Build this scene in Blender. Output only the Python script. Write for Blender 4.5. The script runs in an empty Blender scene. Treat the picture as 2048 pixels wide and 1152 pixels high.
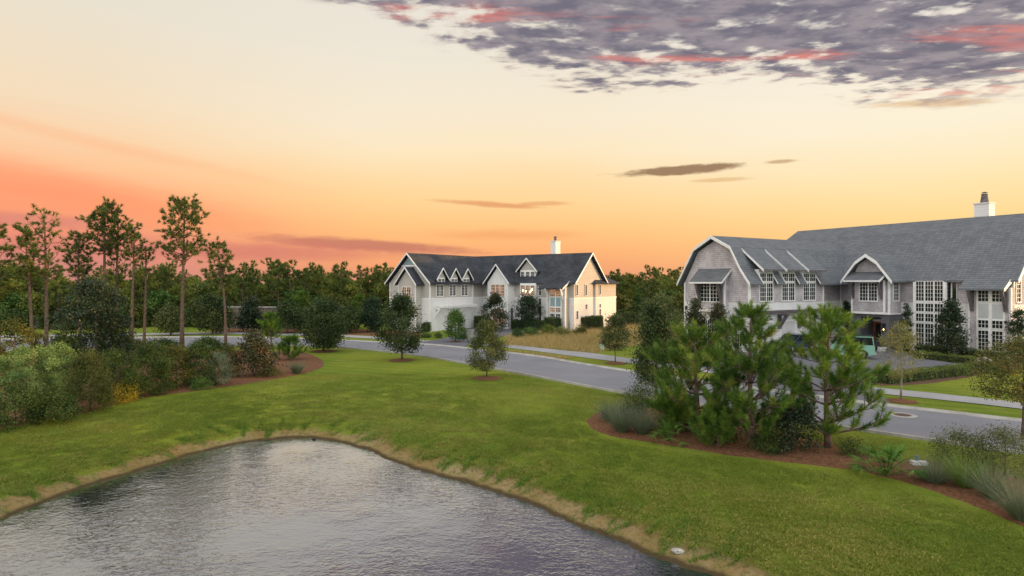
import bpy, math, random
import numpy as np
from mathutils import Vector, Matrix

# ------------------------------------------------------------------ camera, world, sun, exposure
sc = bpy.context.scene
COL = sc.collection
FPX, CXP, HYP, CH = 1220.0, 1024.0, 565.0, 6.3     # focal length (px of a 2048 wide picture), centre, horizon row, eye height
cam_d = bpy.data.cameras.new('camera'); cam = bpy.data.objects.new('camera', cam_d); COL.objects.link(cam)
cam.location = (0, 0, CH); cam.rotation_euler = (math.radians(90), 0, 0)
cam_d.sensor_width = 36.0; cam_d.lens = 36.0 * FPX / 2048.0
cam_d.shift_y = -(576.0 - HYP) / 2048.0
cam_d.clip_start = 0.1; cam_d.clip_end = 3000
sc.camera = cam
sc.view_settings.view_transform = 'Standard'; sc.view_settings.look = 'None'
sc.view_settings.exposure = 0.62; sc.view_settings.gamma = 1.0
sc.view_settings.use_curve_mapping = False
SUN_AZ = (0.990, 0.141)       # horizontal direction towards the low sun (right of the view)
SUN_EL = math.radians(4.0)
sun_d = bpy.data.lights.new('sun', 'SUN'); sun = bpy.data.objects.new('sun', sun_d); COL.objects.link(sun)
sun_d.energy = 3.4; sun_d.angle = math.radians(2.0); sun_d.color = (1.0, 0.55, 0.22)
sun.location = (60, 20, 40)
sun.rotation_euler = Vector((SUN_AZ[0]*math.cos(SUN_EL), SUN_AZ[1]*math.cos(SUN_EL), math.sin(SUN_EL))).to_track_quat('Z', 'Y').to_euler()

def s2l(c):
    return tuple(((x/255.0)/12.92 if x/255.0 <= 0.04045 else ((x/255.0+0.055)/1.055)**2.4) for x in c)
def rgba(c): return (c[0], c[1], c[2], 1.0)

class NT:
    """small helper round a node tree"""
    def __init__(s, tree): s.t = tree; s.n = tree.nodes; s.l = tree.links
    def node(s, typ, **kw):
        n = s.n.new(typ)
        for k, v in kw.items(): setattr(n, k, v)
        return n
    def put(s, sock, v):
        if isinstance(v, bpy.types.NodeSocket): s.l.new(v, sock)
        elif v is not None: sock.default_value = v
    def m(s, op, a, b=None, c=None, clamp=False):
        n = s.node('ShaderNodeMath', operation=op, use_clamp=clamp)
        s.put(n.inputs[0], a)
        if b is not None: s.put(n.inputs[1], b)
        if c is not None: s.put(n.inputs[2], c)
        return n.outputs[0]
    def mix(s, f, a, b, blend='MIX'):
        n = s.node('ShaderNodeMix', data_type='RGBA', blend_type=blend)
        n.clamp_factor = True
        s.put(n.inputs[0], f)
        s.put(n.inputs[6], rgba(a) if isinstance(a, tuple) else a)
        s.put(n.inputs[7], rgba(b) if isinstance(b, tuple) else b)
        return n.outputs[2]
    def ramp(s, f, stops, interp='LINEAR'):
        n = s.node('ShaderNodeValToRGB'); r = n.color_ramp; r.interpolation = interp
        while len(r.elements) < len(stops): r.elements.new(0.5)
        for e, (p, c) in zip(r.elements, stops): e.position = p; e.color = rgba(c) if len(c) == 3 else c
        s.put(n.inputs[0], f); return n.outputs[0]
    def sstep(s, x, lo, hi, a=0.0, b=1.0):
        n = s.node('ShaderNodeMapRange', interpolation_type='SMOOTHSTEP')
        s.put(n.inputs[0], x); n.inputs[1].default_value = lo; n.inputs[2].default_value = hi
        n.inputs[3].default_value = a; n.inputs[4].default_value = b
        return n.outputs[0]
    def comb(s, x, y, z=0.0):
        n = s.node('ShaderNodeCombineXYZ'); s.put(n.inputs[0], x); s.put(n.inputs[1], y); s.put(n.inputs[2], z); return n.outputs[0]
    def noise(s, vec, scale, detail=4.0, rough=0.55, dist=0.0, col=False):
        n = s.node('ShaderNodeTexNoise'); s.put(n.inputs['Vector'], vec)
        n.inputs['Scale'].default_value = scale; n.inputs['Detail'].default_value = detail
        n.inputs['Roughness'].default_value = rough; n.inputs['Distortion'].default_value = dist
        return n.outputs[1 if col else 0]

world = bpy.data.worlds.new('World'); sc.world = world; world.use_nodes = True
def build_world():
    w = NT(world.node_tree); w.n.clear()
    tc = w.node('ShaderNodeTexCoord'); sep = w.node('ShaderNodeSeparateXYZ'); w.l.new(tc.outputs['Generated'], sep.inputs[0])
    x, y, z = sep.outputs
    zc = w.m('MAXIMUM', z, 0.0)
    hyp = w.m('SQRT', w.m('ADD', w.m('MULTIPLY', x, x), w.m('MULTIPLY', y, y)))
    hyp = w.m('MAXIMUM', hyp, 0.001)
    sx = w.m('DIVIDE', x, hyp); sy = w.m('DIVIDE', y, hyp)
    tan = w.m('DIVIDE', zc, hyp)
    # gentle waviness so that the bands are not ruler-straight
    wob = w.m('MULTIPLY', w.m('SUBTRACT', w.noise(w.comb(w.m('MULTIPLY', sx, 2.2), w.m('MULTIPLY', z, 7.0), 0.3), 1.6, 3.0), 0.5), 0.035)
    zw = w.m('ADD', zc, w.m('MULTIPLY', wob, w.sstep(zc, 0.0, 0.2)))
    L = [(0.0, (206, 128, 118)), (0.035, (214, 126, 114)), (0.07, (236, 132, 108)), (0.105, (250, 146, 104)), (0.145, (254, 160, 110)), (0.19, (253, 190, 138)),
         (0.24, (250, 208, 164)), (0.30, (244, 220, 188)), (0.42, (232, 224, 206)), (0.6, (222, 220, 214)), (1.0, (212, 214, 214))]
    C = [(0.0, (226, 138, 112)), (0.035, (247, 156, 100)), (0.075, (255, 176, 106)), (0.115, (255, 192, 118)), (0.165, (255, 209, 140)), (0.21, (254, 218, 160)),
         (0.26, (252, 229, 186)), (0.32, (248, 233, 206)), (0.42, (236, 229, 214)), (0.6, (222, 220, 214)), (1.0, (212, 214, 214))]
    R = [(0.0, (244, 172, 110)), (0.035, (253, 190, 116)), (0.075, (255, 204, 124)), (0.115, (255, 216, 140)), (0.165, (254, 227, 166)), (0.21, (253, 234, 190)),
         (0.26, (252, 239, 208)), (0.32, (250, 240, 218)), (0.42, (240, 235, 224)), (0.6, (222, 220, 214)), (1.0, (212, 214, 214))]
    B = [(0.0, (190, 184, 188)), (0.06, (208, 198, 196)), (0.14, (218, 208, 202)), (0.24, (218, 214, 208)), (0.36, (216, 216, 214)), (0.6, (214, 216, 216)), (1.0, (212, 214, 214))]
    cv = lambda st: [(p*0.80 if p < 0.4 else p-0.06 if p < 0.5 else p, s2l(tuple(v+(244-v)*0.10 if k else v for k, v in enumerate(c)) if p < 0.3 else c)) for p, c in st]
    rl, rc, rr, rb = [w.ramp(zw, cv(q)) for q in (L, C, R, B)]
    front = w.mix(w.sstep(sx, -0.66, -0.16), rl, rc)
    front = w.mix(w.sstep(sx, 0.0, 0.62), front, rr)
    col = w.mix(w.sstep(sy, -0.75, 0.35), rb, front)
    # ---- streaks and small clouds, laid out by compass bearing and elevation
    az = w.m('ARCTAN2', x, y)
    n_fine = w.noise(w.comb(w.m('MULTIPLY', az, 20.0), w.m('MULTIPLY', tan, 95.0), 0.0), 1.0, 6.0, 0.65)
    n_mid = w.noise(w.comb(w.m('MULTIPLY', az, 3.5), w.m('MULTIPLY', tan, 30.0), 4.0), 1.0, 5.0, 0.6)
    def blob(px, py, wx, wy, slope=0.0, rag=1.0, edge=0.45):
        a0 = math.atan2((px-CXP)/FPX, 1.0); t0 = (HYP-py)/FPX/math.hypot(1, (px-CXP)/FPX)
        da = w.m('SUBTRACT', az, a0)
        dt = w.m('SUBTRACT', w.m('SUBTRACT', tan, t0), w.m('MULTIPLY', da, slope))
        ea = w.m('DIVIDE', da, wx/FPX); et = w.m('DIVIDE', dt, wy/FPX)
        r = w.m('SQRT', w.m('ADD', w.m('MULTIPLY', ea, ea), w.m('MULTIPLY', et, et)))
        r = w.m('ADD', r, w.m('MULTIPLY', w.m('SUBTRACT', n_fine, 0.5), 2.2*rag))
        return w.sstep(r, 1.0+edge, 1.0-edge)
    for (px, py, wx, wy, sl, c, al, rag, ed) in [
        (1365, 340, 112, 8, 0.03, (150, 116, 88), 0.92, 0.9, 0.35),
        (1560, 323, 26, 3, 0.0, (190, 150, 105), 0.7, 0.7, 0.5),
        (1440, 360, 45, 4, 0.0, (222, 176, 118), 0.6, 0.7, 0.5),
        (985, 409, 95, 5, -0.06, (226, 152, 100), 0.75, 0.6, 0.5),
        (1090, 407, 48, 4, 0.0, (228, 158, 104), 0.6, 0.6, 0.5),
        (730, 490, 190, 11, -0.05, (196, 122, 104), 0.85, 0.6, 0.5),
        (560, 505, 200, 14, 0.0, (212, 122, 108), 0.6, 0.5, 0.7),
        (300, 496, 260, 16, 0.0, (216, 130, 116), 0.5, 0.5, 0.7),
        (40, 440, 110, 11, 0.0, (214, 134, 120), 0.65, 0.6, 0.6),
        (40, 360, 300, 28, -0.16, (255, 140, 98), 0.42, 0.5, 0.8),
        (150, 275, 270, 10, -0.16, (253, 186, 138), 0.4, 0.5, 0.8),
        (1860, 207, 75, 6, -0.12, (226, 184, 132), 0.7, 0.9, 0.5),
        (1010, 470, 120, 9, 0.0, (240, 160, 100), 0.5, 0.6, 0.8)]:
        col = w.mix(w.m('MULTIPLY', blob(px, py, wx, wy, sl, rag, ed), al), col, s2l(c))
    # ---- the broken cloud sheet overhead (flat layer, seen in perspective)
    zz = w.m('MAXIMUM', z, 0.06)
    qx = w.m('DIVIDE', x, zz); qy = w.m('DIVIDE', y, zz)
    q = w.comb(w.m('MULTIPLY', qx, 0.72), qy, 0.0)
    warp = w.noise(q, 1.3, 4.0, 0.6, col=True)
    va = w.node('ShaderNodeVectorMath', operation='MULTIPLY_ADD'); w.l.new(warp, va.inputs[0]); va.inputs[1].default_value = (0.16, 0.16, 0); w.l.new(q, va.inputs[2])
    qv = va.outputs[0]
    big = w.noise(q, 0.9, 3.0, 0.5)
    edge = w.m('SUBTRACT', w.m('ADD', 3.15, w.m('MULTIPLY', qx, 0.10)), qy)                 # >0 inside the sheet
    edge2 = w.m('ADD', w.m('MULTIPLY', w.m('SUBTRACT', 2.6, qy), 0.9), w.m('ADD', qx, 0.42))
    inside = w.m('MINIMUM', edge, edge2)
    inside = w.m('ADD', inside, w.m('MULTIPLY', w.m('SUBTRACT', big, 0.5), 1.5))
    cover = w.m('MULTIPLY', w.sstep(inside, -0.12, 0.7), w.sstep(qy, -0.3, 1.3))
    cells = w.m('ADD', w.m('MULTIPLY', w.noise(qv, 10.0, 4.0, 0.55), 0.62), w.m('MULTIPLY', w.noise(qv, 3.6, 3.0, 0.5), 0.38))
    dens = w.m('ADD', w.m('MULTIPLY', w.m('SUBTRACT', cells, 0.5), 1.7), w.m('ADD', 0.5, w.m('MULTIPLY', cover, 0.42)))
    cl = w.m('MULTIPLY', w.sstep(dens, 0.57, 0.88), w.sstep(cover, 0.0, 0.35))
    cl = w.m('MULTIPLY', cl, w.sstep(z, 0.20, 0.27))
    tone = w.noise(qv, 7.0, 4.0, 0.6)
    ccol = w.mix(w.sstep(tone, 0.36, 0.66), s2l((100, 96, 116)), s2l((150, 140, 148)))
    ccol = w.mix(w.m('MULTIPLY', w.sstep(cl, 0.8, 0.25), 0.7), ccol, s2l((206, 184, 172)))
    pn = w.noise(w.comb(w.m('MULTIPLY', qx, 0.45), w.m('MULTIPLY', qy, 1.9), 2.0), 1.5, 4.0, 0.6)
    ccol = w.mix(w.m('MULTIPLY', w.sstep(pn, 0.55, 0.68), 0.85), ccol, s2l((226, 118, 104)))
    col = w.mix(w.m('MULTIPLY', cl, 0.93), col, ccol)
    # one broad gradient: the open sky away from the sunset is the brighter half, as the pale walls facing it show
    gain = w.sstep(y, 0.70, -0.45)
    bg = w.node('ShaderNodeBackground'); w.l.new(col, bg.inputs[0]); w.l.new(w.m('ADD', 0.66, w.m('MULTIPLY', gain, 0.85)), bg.inputs[1])
    out = w.node('ShaderNodeOutputWorld'); w.l.new(bg.outputs[0], out.inputs[0])
build_world()

# ------------------------------------------------------------------ helpers
rng = np.random.default_rng(7)
def gpt(px, py, z=0.0):
    Y = (CH - z) * FPX / (py - HYP); return ((px - CXP) / FPX * Y, Y)

class MB:
    def __init__(s): s.v = []; s.f = []
    def add(s, vs, fs):
        k = len(s.v); s.v += [tuple(map(float, p)) for p in vs]; s.f += [tuple(i + k for i in f) for f in fs]; return s
    def box(s, x0, x1, y0, y1, z0, z1):
        x0, x1 = min(x0, x1), max(x0, x1); y0, y1 = min(y0, y1), max(y0, y1); z0, z1 = min(z0, z1), max(z0, z1)
        return s.add([(x0,y0,z0),(x1,y0,z0),(x1,y1,z0),(x0,y1,z0),(x0,y0,z1),(x1,y0,z1),(x1,y1,z1),(x0,y1,z1)],
              [(0,3,2,1),(4,5,6,7),(0,1,5,4),(1,2,6,5),(2,3,7,6),(3,0,4,7)])
    def prism(s, pts3, d):
        """polygon pts3 extruded by vector d"""
        n = len(pts3); d = Vector(d); a = [Vector(p) for p in pts3]
        nrm = Vector((0,0,0))
        for i in range(n): nrm += a[i].cross(a[(i+1) % n])
        fl = nrm.dot(d) > 0
        vs = [tuple(p) for p in a] + [tuple(p + d) for p in a]
        fs = [tuple(range(n)), tuple(range(2*n-1, n-1, -1))]
        fs += [(i, n+i, n+(i+1) % n, (i+1) % n) for i in range(n)]
        if fl: fs = [tuple(reversed(f)) for f in fs]
        return s.add(vs, fs)
    def beam(s, p, q, w, h, up=(0,0,1)):
        """square bar from p to q: w sideways, h along up"""
        p, q = Vector(p), Vector(q); d = (q-p).normalized(); up = Vector(up)
        sd = d.cross(up); sd = sd.normalized() if sd.length > 1e-5 else Vector((1,0,0)); u = sd.cross(d).normalized()
        c = [(-w/2,-h/2),(w/2,-h/2),(w/2,h/2),(-w/2,h/2)]
        return s.prism([p + sd*i + u*j for i, j in c], q-p)
    def tube(s, pts, rad, n=7, cap=True):
        pts = [Vector(p) for p in pts]; k = len(s.v); m = len(pts)
        for i, p in enumerate(pts):
            t = (pts[min(i+1, m-1)] - pts[max(i-1, 0)]).normalized()
            a = t.cross(Vector((0.13, 0.97, 0.21))).normalized(); b = t.cross(a).normalized()
            for j in range(n):
                an = 2*math.pi*j/n; s.v.append(tuple(p + (a*math.cos(an) + b*math.sin(an))*rad[i]))
        for i in range(m-1):
            for j in range(n):
                s.f.append((k+i*n+j, k+i*n+(j+1) % n, k+(i+1)*n+(j+1) % n, k+(i+1)*n+j))
        if cap:
            s.f.append(tuple(k+j for j in reversed(range(n)))); s.f.append(tuple(k+(m-1)*n+j for j in range(n)))
        return s
    def lathe(s, prof, c=(0,0,0), n=20):
        k = len(s.v); m = len(prof)
        for r, z in prof:
            for j in range(n):
                an = 2*math.pi*j/n; s.v.append((c[0]+r*math.cos(an), c[1]+r*math.sin(an), c[2]+z))
        for i in range(m-1):
            for j in range(n): s.f.append((k+i*n+j, k+i*n+(j+1) % n, k+(i+1)*n+(j+1) % n, k+(i+1)*n+j))
        s.f.append(tuple(k+j for j in reversed(range(n)))); s.f.append(tuple(k+(m-1)*n+j for j in range(n)))
        return s
    def mesh(s, name):
        me = bpy.data.meshes.new(name); me.from_pydata(s.v, [], s.f); me.update(); return me

def link(name, me, mat=None, parent=None, smooth=False):
    o = bpy.data.objects.new(name, me); COL.objects.link(o)
    if mat is not None: me.materials.append(mat)
    if parent is not None: o.parent = parent
    if smooth: me.polygons.foreach_set('use_smooth', [True]*len(me.polygons))
    return o
def part(name, mb, mat, parent, smooth=False): return link(name, mb.mesh(name), mat, parent, smooth)
def thing(name, label, cat, loc=(0,0,0), rz=0.0, group=None):
    o = bpy.data.objects.new(name, None); COL.objects.link(o); o.location = loc; o.rotation_euler = (0, 0, rz)
    o['label'] = label; o['category'] = cat
    if group: o['group'] = group
    o.empty_display_size = 0.3
    return o
def tag(o, label, cat, group=None, kind=None):
    if label: o['label'] = label
    if cat: o['category'] = cat
    if group: o['group'] = group
    if kind: o['kind'] = kind
    return o
def np_mesh(name, V, Fq, tint=None):
    """mesh from arrays: V (n,3), Fq (m,3 or 4), tint per vertex"""
    me = bpy.data.meshes.new(name); V = np.asarray(V, np.float32); Fq = np.asarray(Fq, np.int32)
    me.vertices.add(len(V)); me.vertices.foreach_set('co', V.ravel())
    k = Fq.shape[1]; me.loops.add(Fq.size); me.loops.foreach_set('vertex_index', Fq.ravel())
    me.polygons.add(len(Fq)); me.polygons.foreach_set('loop_start', np.arange(0, Fq.size, k, dtype=np.int32))
    me.polygons.foreach_set('loop_total', np.full(len(Fq), k, np.int32))
    me.update(calc_edges=True)
    if tint is not None:
        a = me.attributes.new('tint', 'FLOAT', 'POINT'); a.data.foreach_set('value', np.asarray(tint, np.float32))
    return me

# ------------------------------------------------------------------ materials
def new_mat(name):
    m = bpy.data.materials.new(name); m.use_nodes = True; t = NT(m.node_tree)
    b = t.n['Principled BSDF']; return m, t, b
def plain(name, c, rough=0.6, var=0.12, scale=3.0, bump=0.0, bscale=40.0, metal=0.0, spec=0.4):
    m, t, b = new_mat(name); tc = t.node('ShaderNodeTexCoord').outputs['Object']
    n = t.noise(tc, scale, 5.0, 0.6)
    n2 = t.noise(tc, scale*9, 3.0, 0.6)
    f = t.m('ADD', t.m('MULTIPLY', n, 0.7), t.m('MULTIPLY', n2, 0.3))
    lo = tuple(max(0, x*(1-var*1.6)) for x in c); hi = tuple(min(1, x*(1+var*1.6)) for x in c)
    t.l.new(t.mix(t.sstep(f, 0.3, 0.7), lo, hi), b.inputs['Base Color'])
    b.inputs['Roughness'].default_value = rough; b.inputs['Metallic'].default_value = metal
    b.inputs['Specular IOR Level'].default_value = spec
    if bump:
        bn = t.node('ShaderNodeBump'); bn.inputs['Strength'].default_value = bump; bn.inputs['Distance'].default_value = 0.02
        t.l.new(t.noise(tc, bscale, 4.0, 0.6), bn.inputs['Height']); t.l.new(bn.outputs[0], b.inputs['Normal'])
    return m
def courses(name, c1, c2, cm, bw, rh, mortar=0.012, rough=0.85, bump=0.6, dist=0.02, patch=0.25):
    """shingle, slate or plank courses running level round a house (local a, b, z)"""
    m, t, b = new_mat(name); tc = t.node('ShaderNodeTexCoord').outputs['Object']
    sp = t.node('ShaderNodeSeparateXYZ'); t.l.new(tc, sp.inputs[0])
    vec = t.comb(t.m('ADD', sp.outputs[0], sp.outputs[1]), sp.outputs[2], 0.0)
    br = t.node('ShaderNodeTexBrick'); t.l.new(vec, br.inputs['Vector'])
    br.inputs['Scale'].default_value = 1.0; br.inputs['Brick Width'].default_value = bw; br.inputs['Row Height'].default_value = rh
    br.inputs['Mortar Size'].default_value = mortar; br.inputs['Mortar Smooth'].default_value = 0.3; br.inputs['Bias'].default_value = 0.0
    br.inputs['Color1'].default_value = rgba(c1); br.inputs['Color2'].default_value = rgba(c2); br.inputs['Mortar'].default_value = rgba(cm)
    n = t.noise(tc, 0.7, 5.0, 0.6)
    dark = tuple(x*(1-patch) for x in (1, 1, 1)); lite = tuple(1+patch*0.6 for _ in range(3))
    col = t.mix(1.0, br.outputs[0], t.mix(t.sstep(n, 0.3, 0.7), dark, lite), 'MULTIPLY')
    t.l.new(col, b.inputs['Base Color']); b.inputs['Roughness'].default_value = rough; b.inputs['Specular IOR Level'].default_value = 0.25
    # each course leans out towards its lower edge
    saw = t.m('FRACT', t.m('DIVIDE', sp.outputs[2], rh))
    h = t.m('SUBTRACT', t.m('MULTIPLY', t.m('SUBTRACT', 1.0, saw), 1.0), t.m('MULTIPLY', br.outputs[1], 0.6))
    bn = t.node('ShaderNodeBump'); bn.inputs['Strength'].default_value = bump; bn.inputs['Distance'].default_value = dist
    t.l.new(h, bn.inputs['Height']); t.l.new(bn.outputs[0], b.inputs['Normal'])
    return m
M = {}
M['cedar'] = courses('cedar_shingle', (0.58, 0.545, 0.565), (0.47, 0.44, 0.46), (0.29, 0.265, 0.28), 0.19, 0.19, 0.014)
M['roof_grey'] = courses('grey_roof_shingle', (0.175, 0.188, 0.205), (0.13, 0.14, 0.155), (0.08, 0.086, 0.096), 0.36, 0.17, 0.014, patch=0.07)
M['roof_dark'] = courses('charcoal_roof_shingle', (0.062, 0.068, 0.080), (0.038, 0.043, 0.052), (0.022, 0.025, 0.03), 0.36, 0.17, 0.014, patch=0.3)
M['siding'] = courses('white_plank_siding', (0.74, 0.74, 0.75), (0.70, 0.70, 0.71), (0.45, 0.45, 0.46), 6.0, 0.2, 0.012, patch=0.06, rough=0.6, bump=0.5)
M['greige'] = courses('greige_board_siding', (0.50, 0.475, 0.43), (0.47, 0.445, 0.405), (0.32, 0.30, 0.275), 5.0, 0.2, 0.01, patch=0.06, rough=0.65, bump=0.4)
M['brick_white'] = courses('white_painted_brick', (0.80, 0.795, 0.785), (0.75, 0.745, 0.735), (0.62, 0.62, 0.61), 0.22, 0.075, 0.008, patch=0.05, rough=0.7, bump=0.3, dist=0.008)
M['trim'] = plain('white_trim_paint', (0.80, 0.795, 0.78), 0.5, 0.05)
M['stucco'] = plain('slate_grey_stucco', (0.105, 0.105, 0.118), 0.85, 0.12, 1.5, 0.3, 60)
M['oldwood'] = plain('weathered_grey_timber', (0.13, 0.115, 0.12), 0.85, 0.25, 4.0, 0.3, 30)
M['garage'] = courses('pale_board_garage_door', (0.62, 0.615, 0.62), (0.58, 0.575, 0.58), (0.38, 0.38, 0.39), 0.22, 9.0, 0.012, patch=0.06, rough=0.55, bump=0.1)
M['panel'] = plain('pale_grey_panel', (0.50, 0.52, 0.53), 0.5, 0.04)
M['bluepanel'] = plain('blue_grey_panel', (0.23, 0.33, 0.36), 0.5, 0.06)
M['door'] = plain('orange_stained_door', (0.27, 0.06, 0.018), 0.4, 0.2, 5.0)
M['black'] = plain('black_metal', (0.012, 0.012, 0.013), 0.45, 0.1)
M['concrete'] = plain('pale_concrete', (0.36, 0.345, 0.32), 0.9, 0.14, 1.2, 0.3, 50)
M['bulb'] = bpy.data.materials.new('warm_bulb'); M['bulb'].use_nodes = True
_b = M['bulb'].node_tree.nodes['Principled BSDF']; _b.inputs['Emission Color'].default_value = (1, 0.72, 0.32, 1); _b.inputs['Emission Strength'].default_value = 7.0
def glass(name, base, em=None, es=0.0):
    m, t, b = new_mat(name); tc = t.node('ShaderNodeTexCoord').outputs['Object']
    n = t.noise(tc, 1.3, 3.0, 0.6)
    t.l.new(t.mix(t.sstep(n, 0.35, 0.65), tuple(x*0.45 for x in base), base), b.inputs['Base Color'])
    b.inputs['Roughness'].default_value = 0.06; b.inputs['IOR'].default_value = 1.5
    bn = t.node('ShaderNodeBump'); bn.inputs['Strength'].default_value = 0.08; bn.inputs['Distance'].default_value = 0.05
    t.l.new(t.noise(tc, 0.9, 2.0), bn.inputs['Height']); t.l.new(bn.outputs[0], b.inputs['Normal'])
    if em:
        t.l.new(t.mix(t.sstep(t.noise(tc, 2.1, 3.0), 0.38, 0.62), tuple(x*0.25 for x in em), em), b.inputs['Emission Color']); b.inputs['Emission Strength'].default_value = es
    return m
M['glass'] = glass('dark_window_glass', (0.022, 0.032, 0.03))
M['glass_warm'] = glass('warm_window_glass', (0.03, 0.025, 0.02), (0.42, 0.17, 0.045), 0.55)  # orange tone set as dim emission, made uneven by noise

# ------------------------------------------------------------------ ground
POND_Z = -1.2
def wpt(px, py): return gpt(px, py, POND_Z)
SHORE = [wpt(*p) for p in [(0,1040),(60,1016),(160,976),(280,940),(400,905),(480,886),(555,877),(635,876),(715,893),(790,922),(860,946),(925,963),(1000,985),(1080,1016),(1160,1052),(1240,1080),(1310,1112),(1385,1138),(1450,1158)]]
def smooth_line(P, n=4):
    """Catmull-Rom resampling of a polyline"""
    P = [np.array(p, float) for p in P]; out = []
    for i in range(len(P)-1):
        p0, p1, p2, p3 = P[max(i-1,0)], P[i], P[i+1], P[min(i+2, len(P)-1)]
        for k in range(n):
            t = k/n; out.append(0.5*((2*p1)+(-p0+p2)*t+(2*p0-5*p1+4*p2-p3)*t*t+(-p0+3*p1-3*p2+p3)*t**3))
    out.append(P[-1]); return np.array(out)
sh = smooth_line(SHORE, 5)
_r = np.random.default_rng(3)
sh[1:-1] += _r.normal(0, 0.06, (len(sh)-2, 2))
PONDPOLY = np.vstack([sh, [(9.5, 10.0), (14.0, 0.0), (10, -22), (-12, -26), (-30, -10), (-27, 10)]])
def seg_dist(X, Y, P, closed=True):
    d = np.full(X.shape, 1e9); n = len(P)
    for i in range(n if closed else n-1):
        ax, ay = P[i]; bx, by = P[(i+1) % n]; dx, dy = bx-ax, by-ay
        t = np.clip(((X-ax)*dx+(Y-ay)*dy)/max(dx*dx+dy*dy, 1e-9), 0, 1)
        d = np.minimum(d, np.hypot(X-ax-t*dx, Y-ay-t*dy))
    return d
def inside(X, Y, P):
    c = np.zeros(X.shape, bool); n = len(P); j = n-1
    for i in range(n):
        xi, yi = P[i]; xj, yj = P[j]
        k = ((yi > Y) != (yj > Y)) & (X < (xj-xi)*(Y-yi)/((yj-yi) if yj != yi else 1e-9)+xi)
        c ^= k; j = i
    return c
def sdist(X, Y):
    X = np.asarray(X, float); Y = np.asarray(Y, float)
    d = seg_dist(X, Y, PONDPOLY); return np.where(inside(X, Y, PONDPOLY), -d, d)
def height_from(d):
    t = np.clip(d/9.0, 0, 1); s = 1-(1-t)**2.1
    z = POND_Z + 1.2*s + 0.10*np.clip(d/0.5, 0, 1)*(1-t)
    return np.where(d < 0, POND_Z + np.maximum(d*0.22, -1.2), z)
def ground_z(x, y): return float(height_from(sdist(np.array([x]), np.array([y])))[0])
def hit(px, py):
    """the point of the ground under a pixel"""
    z = 0.0
    for _ in range(25):
        x, y = gpt(px, py, z); z = 0.5*z + 0.5*ground_z(x, y)
    return x, y, ground_z(x, y)
def axis(lo, a, b, hi, st, co):
    l = [a]; s = st
    while l[-1] > lo: s *= co; l.append(l[-1]-s)
    h = [b]; s = st
    while h[-1] < hi: s *= co; h.append(h[-1]+s)
    return np.array(sorted(l[1:]) + list(np.arange(a, b, st)) + h)
gx = axis(-900, -30, 24, 900, 0.45, 1.22); gy = axis(-120, 9, 44, 1500, 0.45, 1.22)
GX, GY = np.meshgrid(gx, gy); SD = sdist(GX, GY); GZ = height_from(SD)
GZ = GZ + np.where(SD > 1.0, 0.02*np.sin(GX*0.6+1.3)*np.sin(GY*0.45), 0)*np.clip((40-GY)/10, 0, 1)*0.6
idx = np.arange(GX.size).reshape(GX.shape)
quads = np.stack([idx[:-1,:-1], idx[:-1,1:], idx[1:,1:], idx[1:,:-1]], -1).reshape(-1, 4)
g_me = np_mesh('ground', np.stack([GX, GY, GZ], -1).reshape(-1, 3), quads)
MEADOW = np.array([gpt(*p) for p in [(1010,692),(1100,698),(1185,707),(1250,694),(1300,690),(1375,684),(1375,652),(1290,648),(1150,655),(1080,662),(1010,672)]])
def poly_soft(P, w):
    d = seg_dist(GX, GY, P); return np.clip(np.where(inside(GX, GY, P), 0.5+d/w, 0.5-d/w), 0, 1)
for nm, arr in (('shore', SD), ('meadow', poly_soft(MEADOW, 3.0)),
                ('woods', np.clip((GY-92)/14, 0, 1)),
                ):
    at = g_me.attributes.new(nm, 'FLOAT', 'POINT'); at.data.foreach_set('value', arr.ravel().astype(np.float32))
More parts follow.
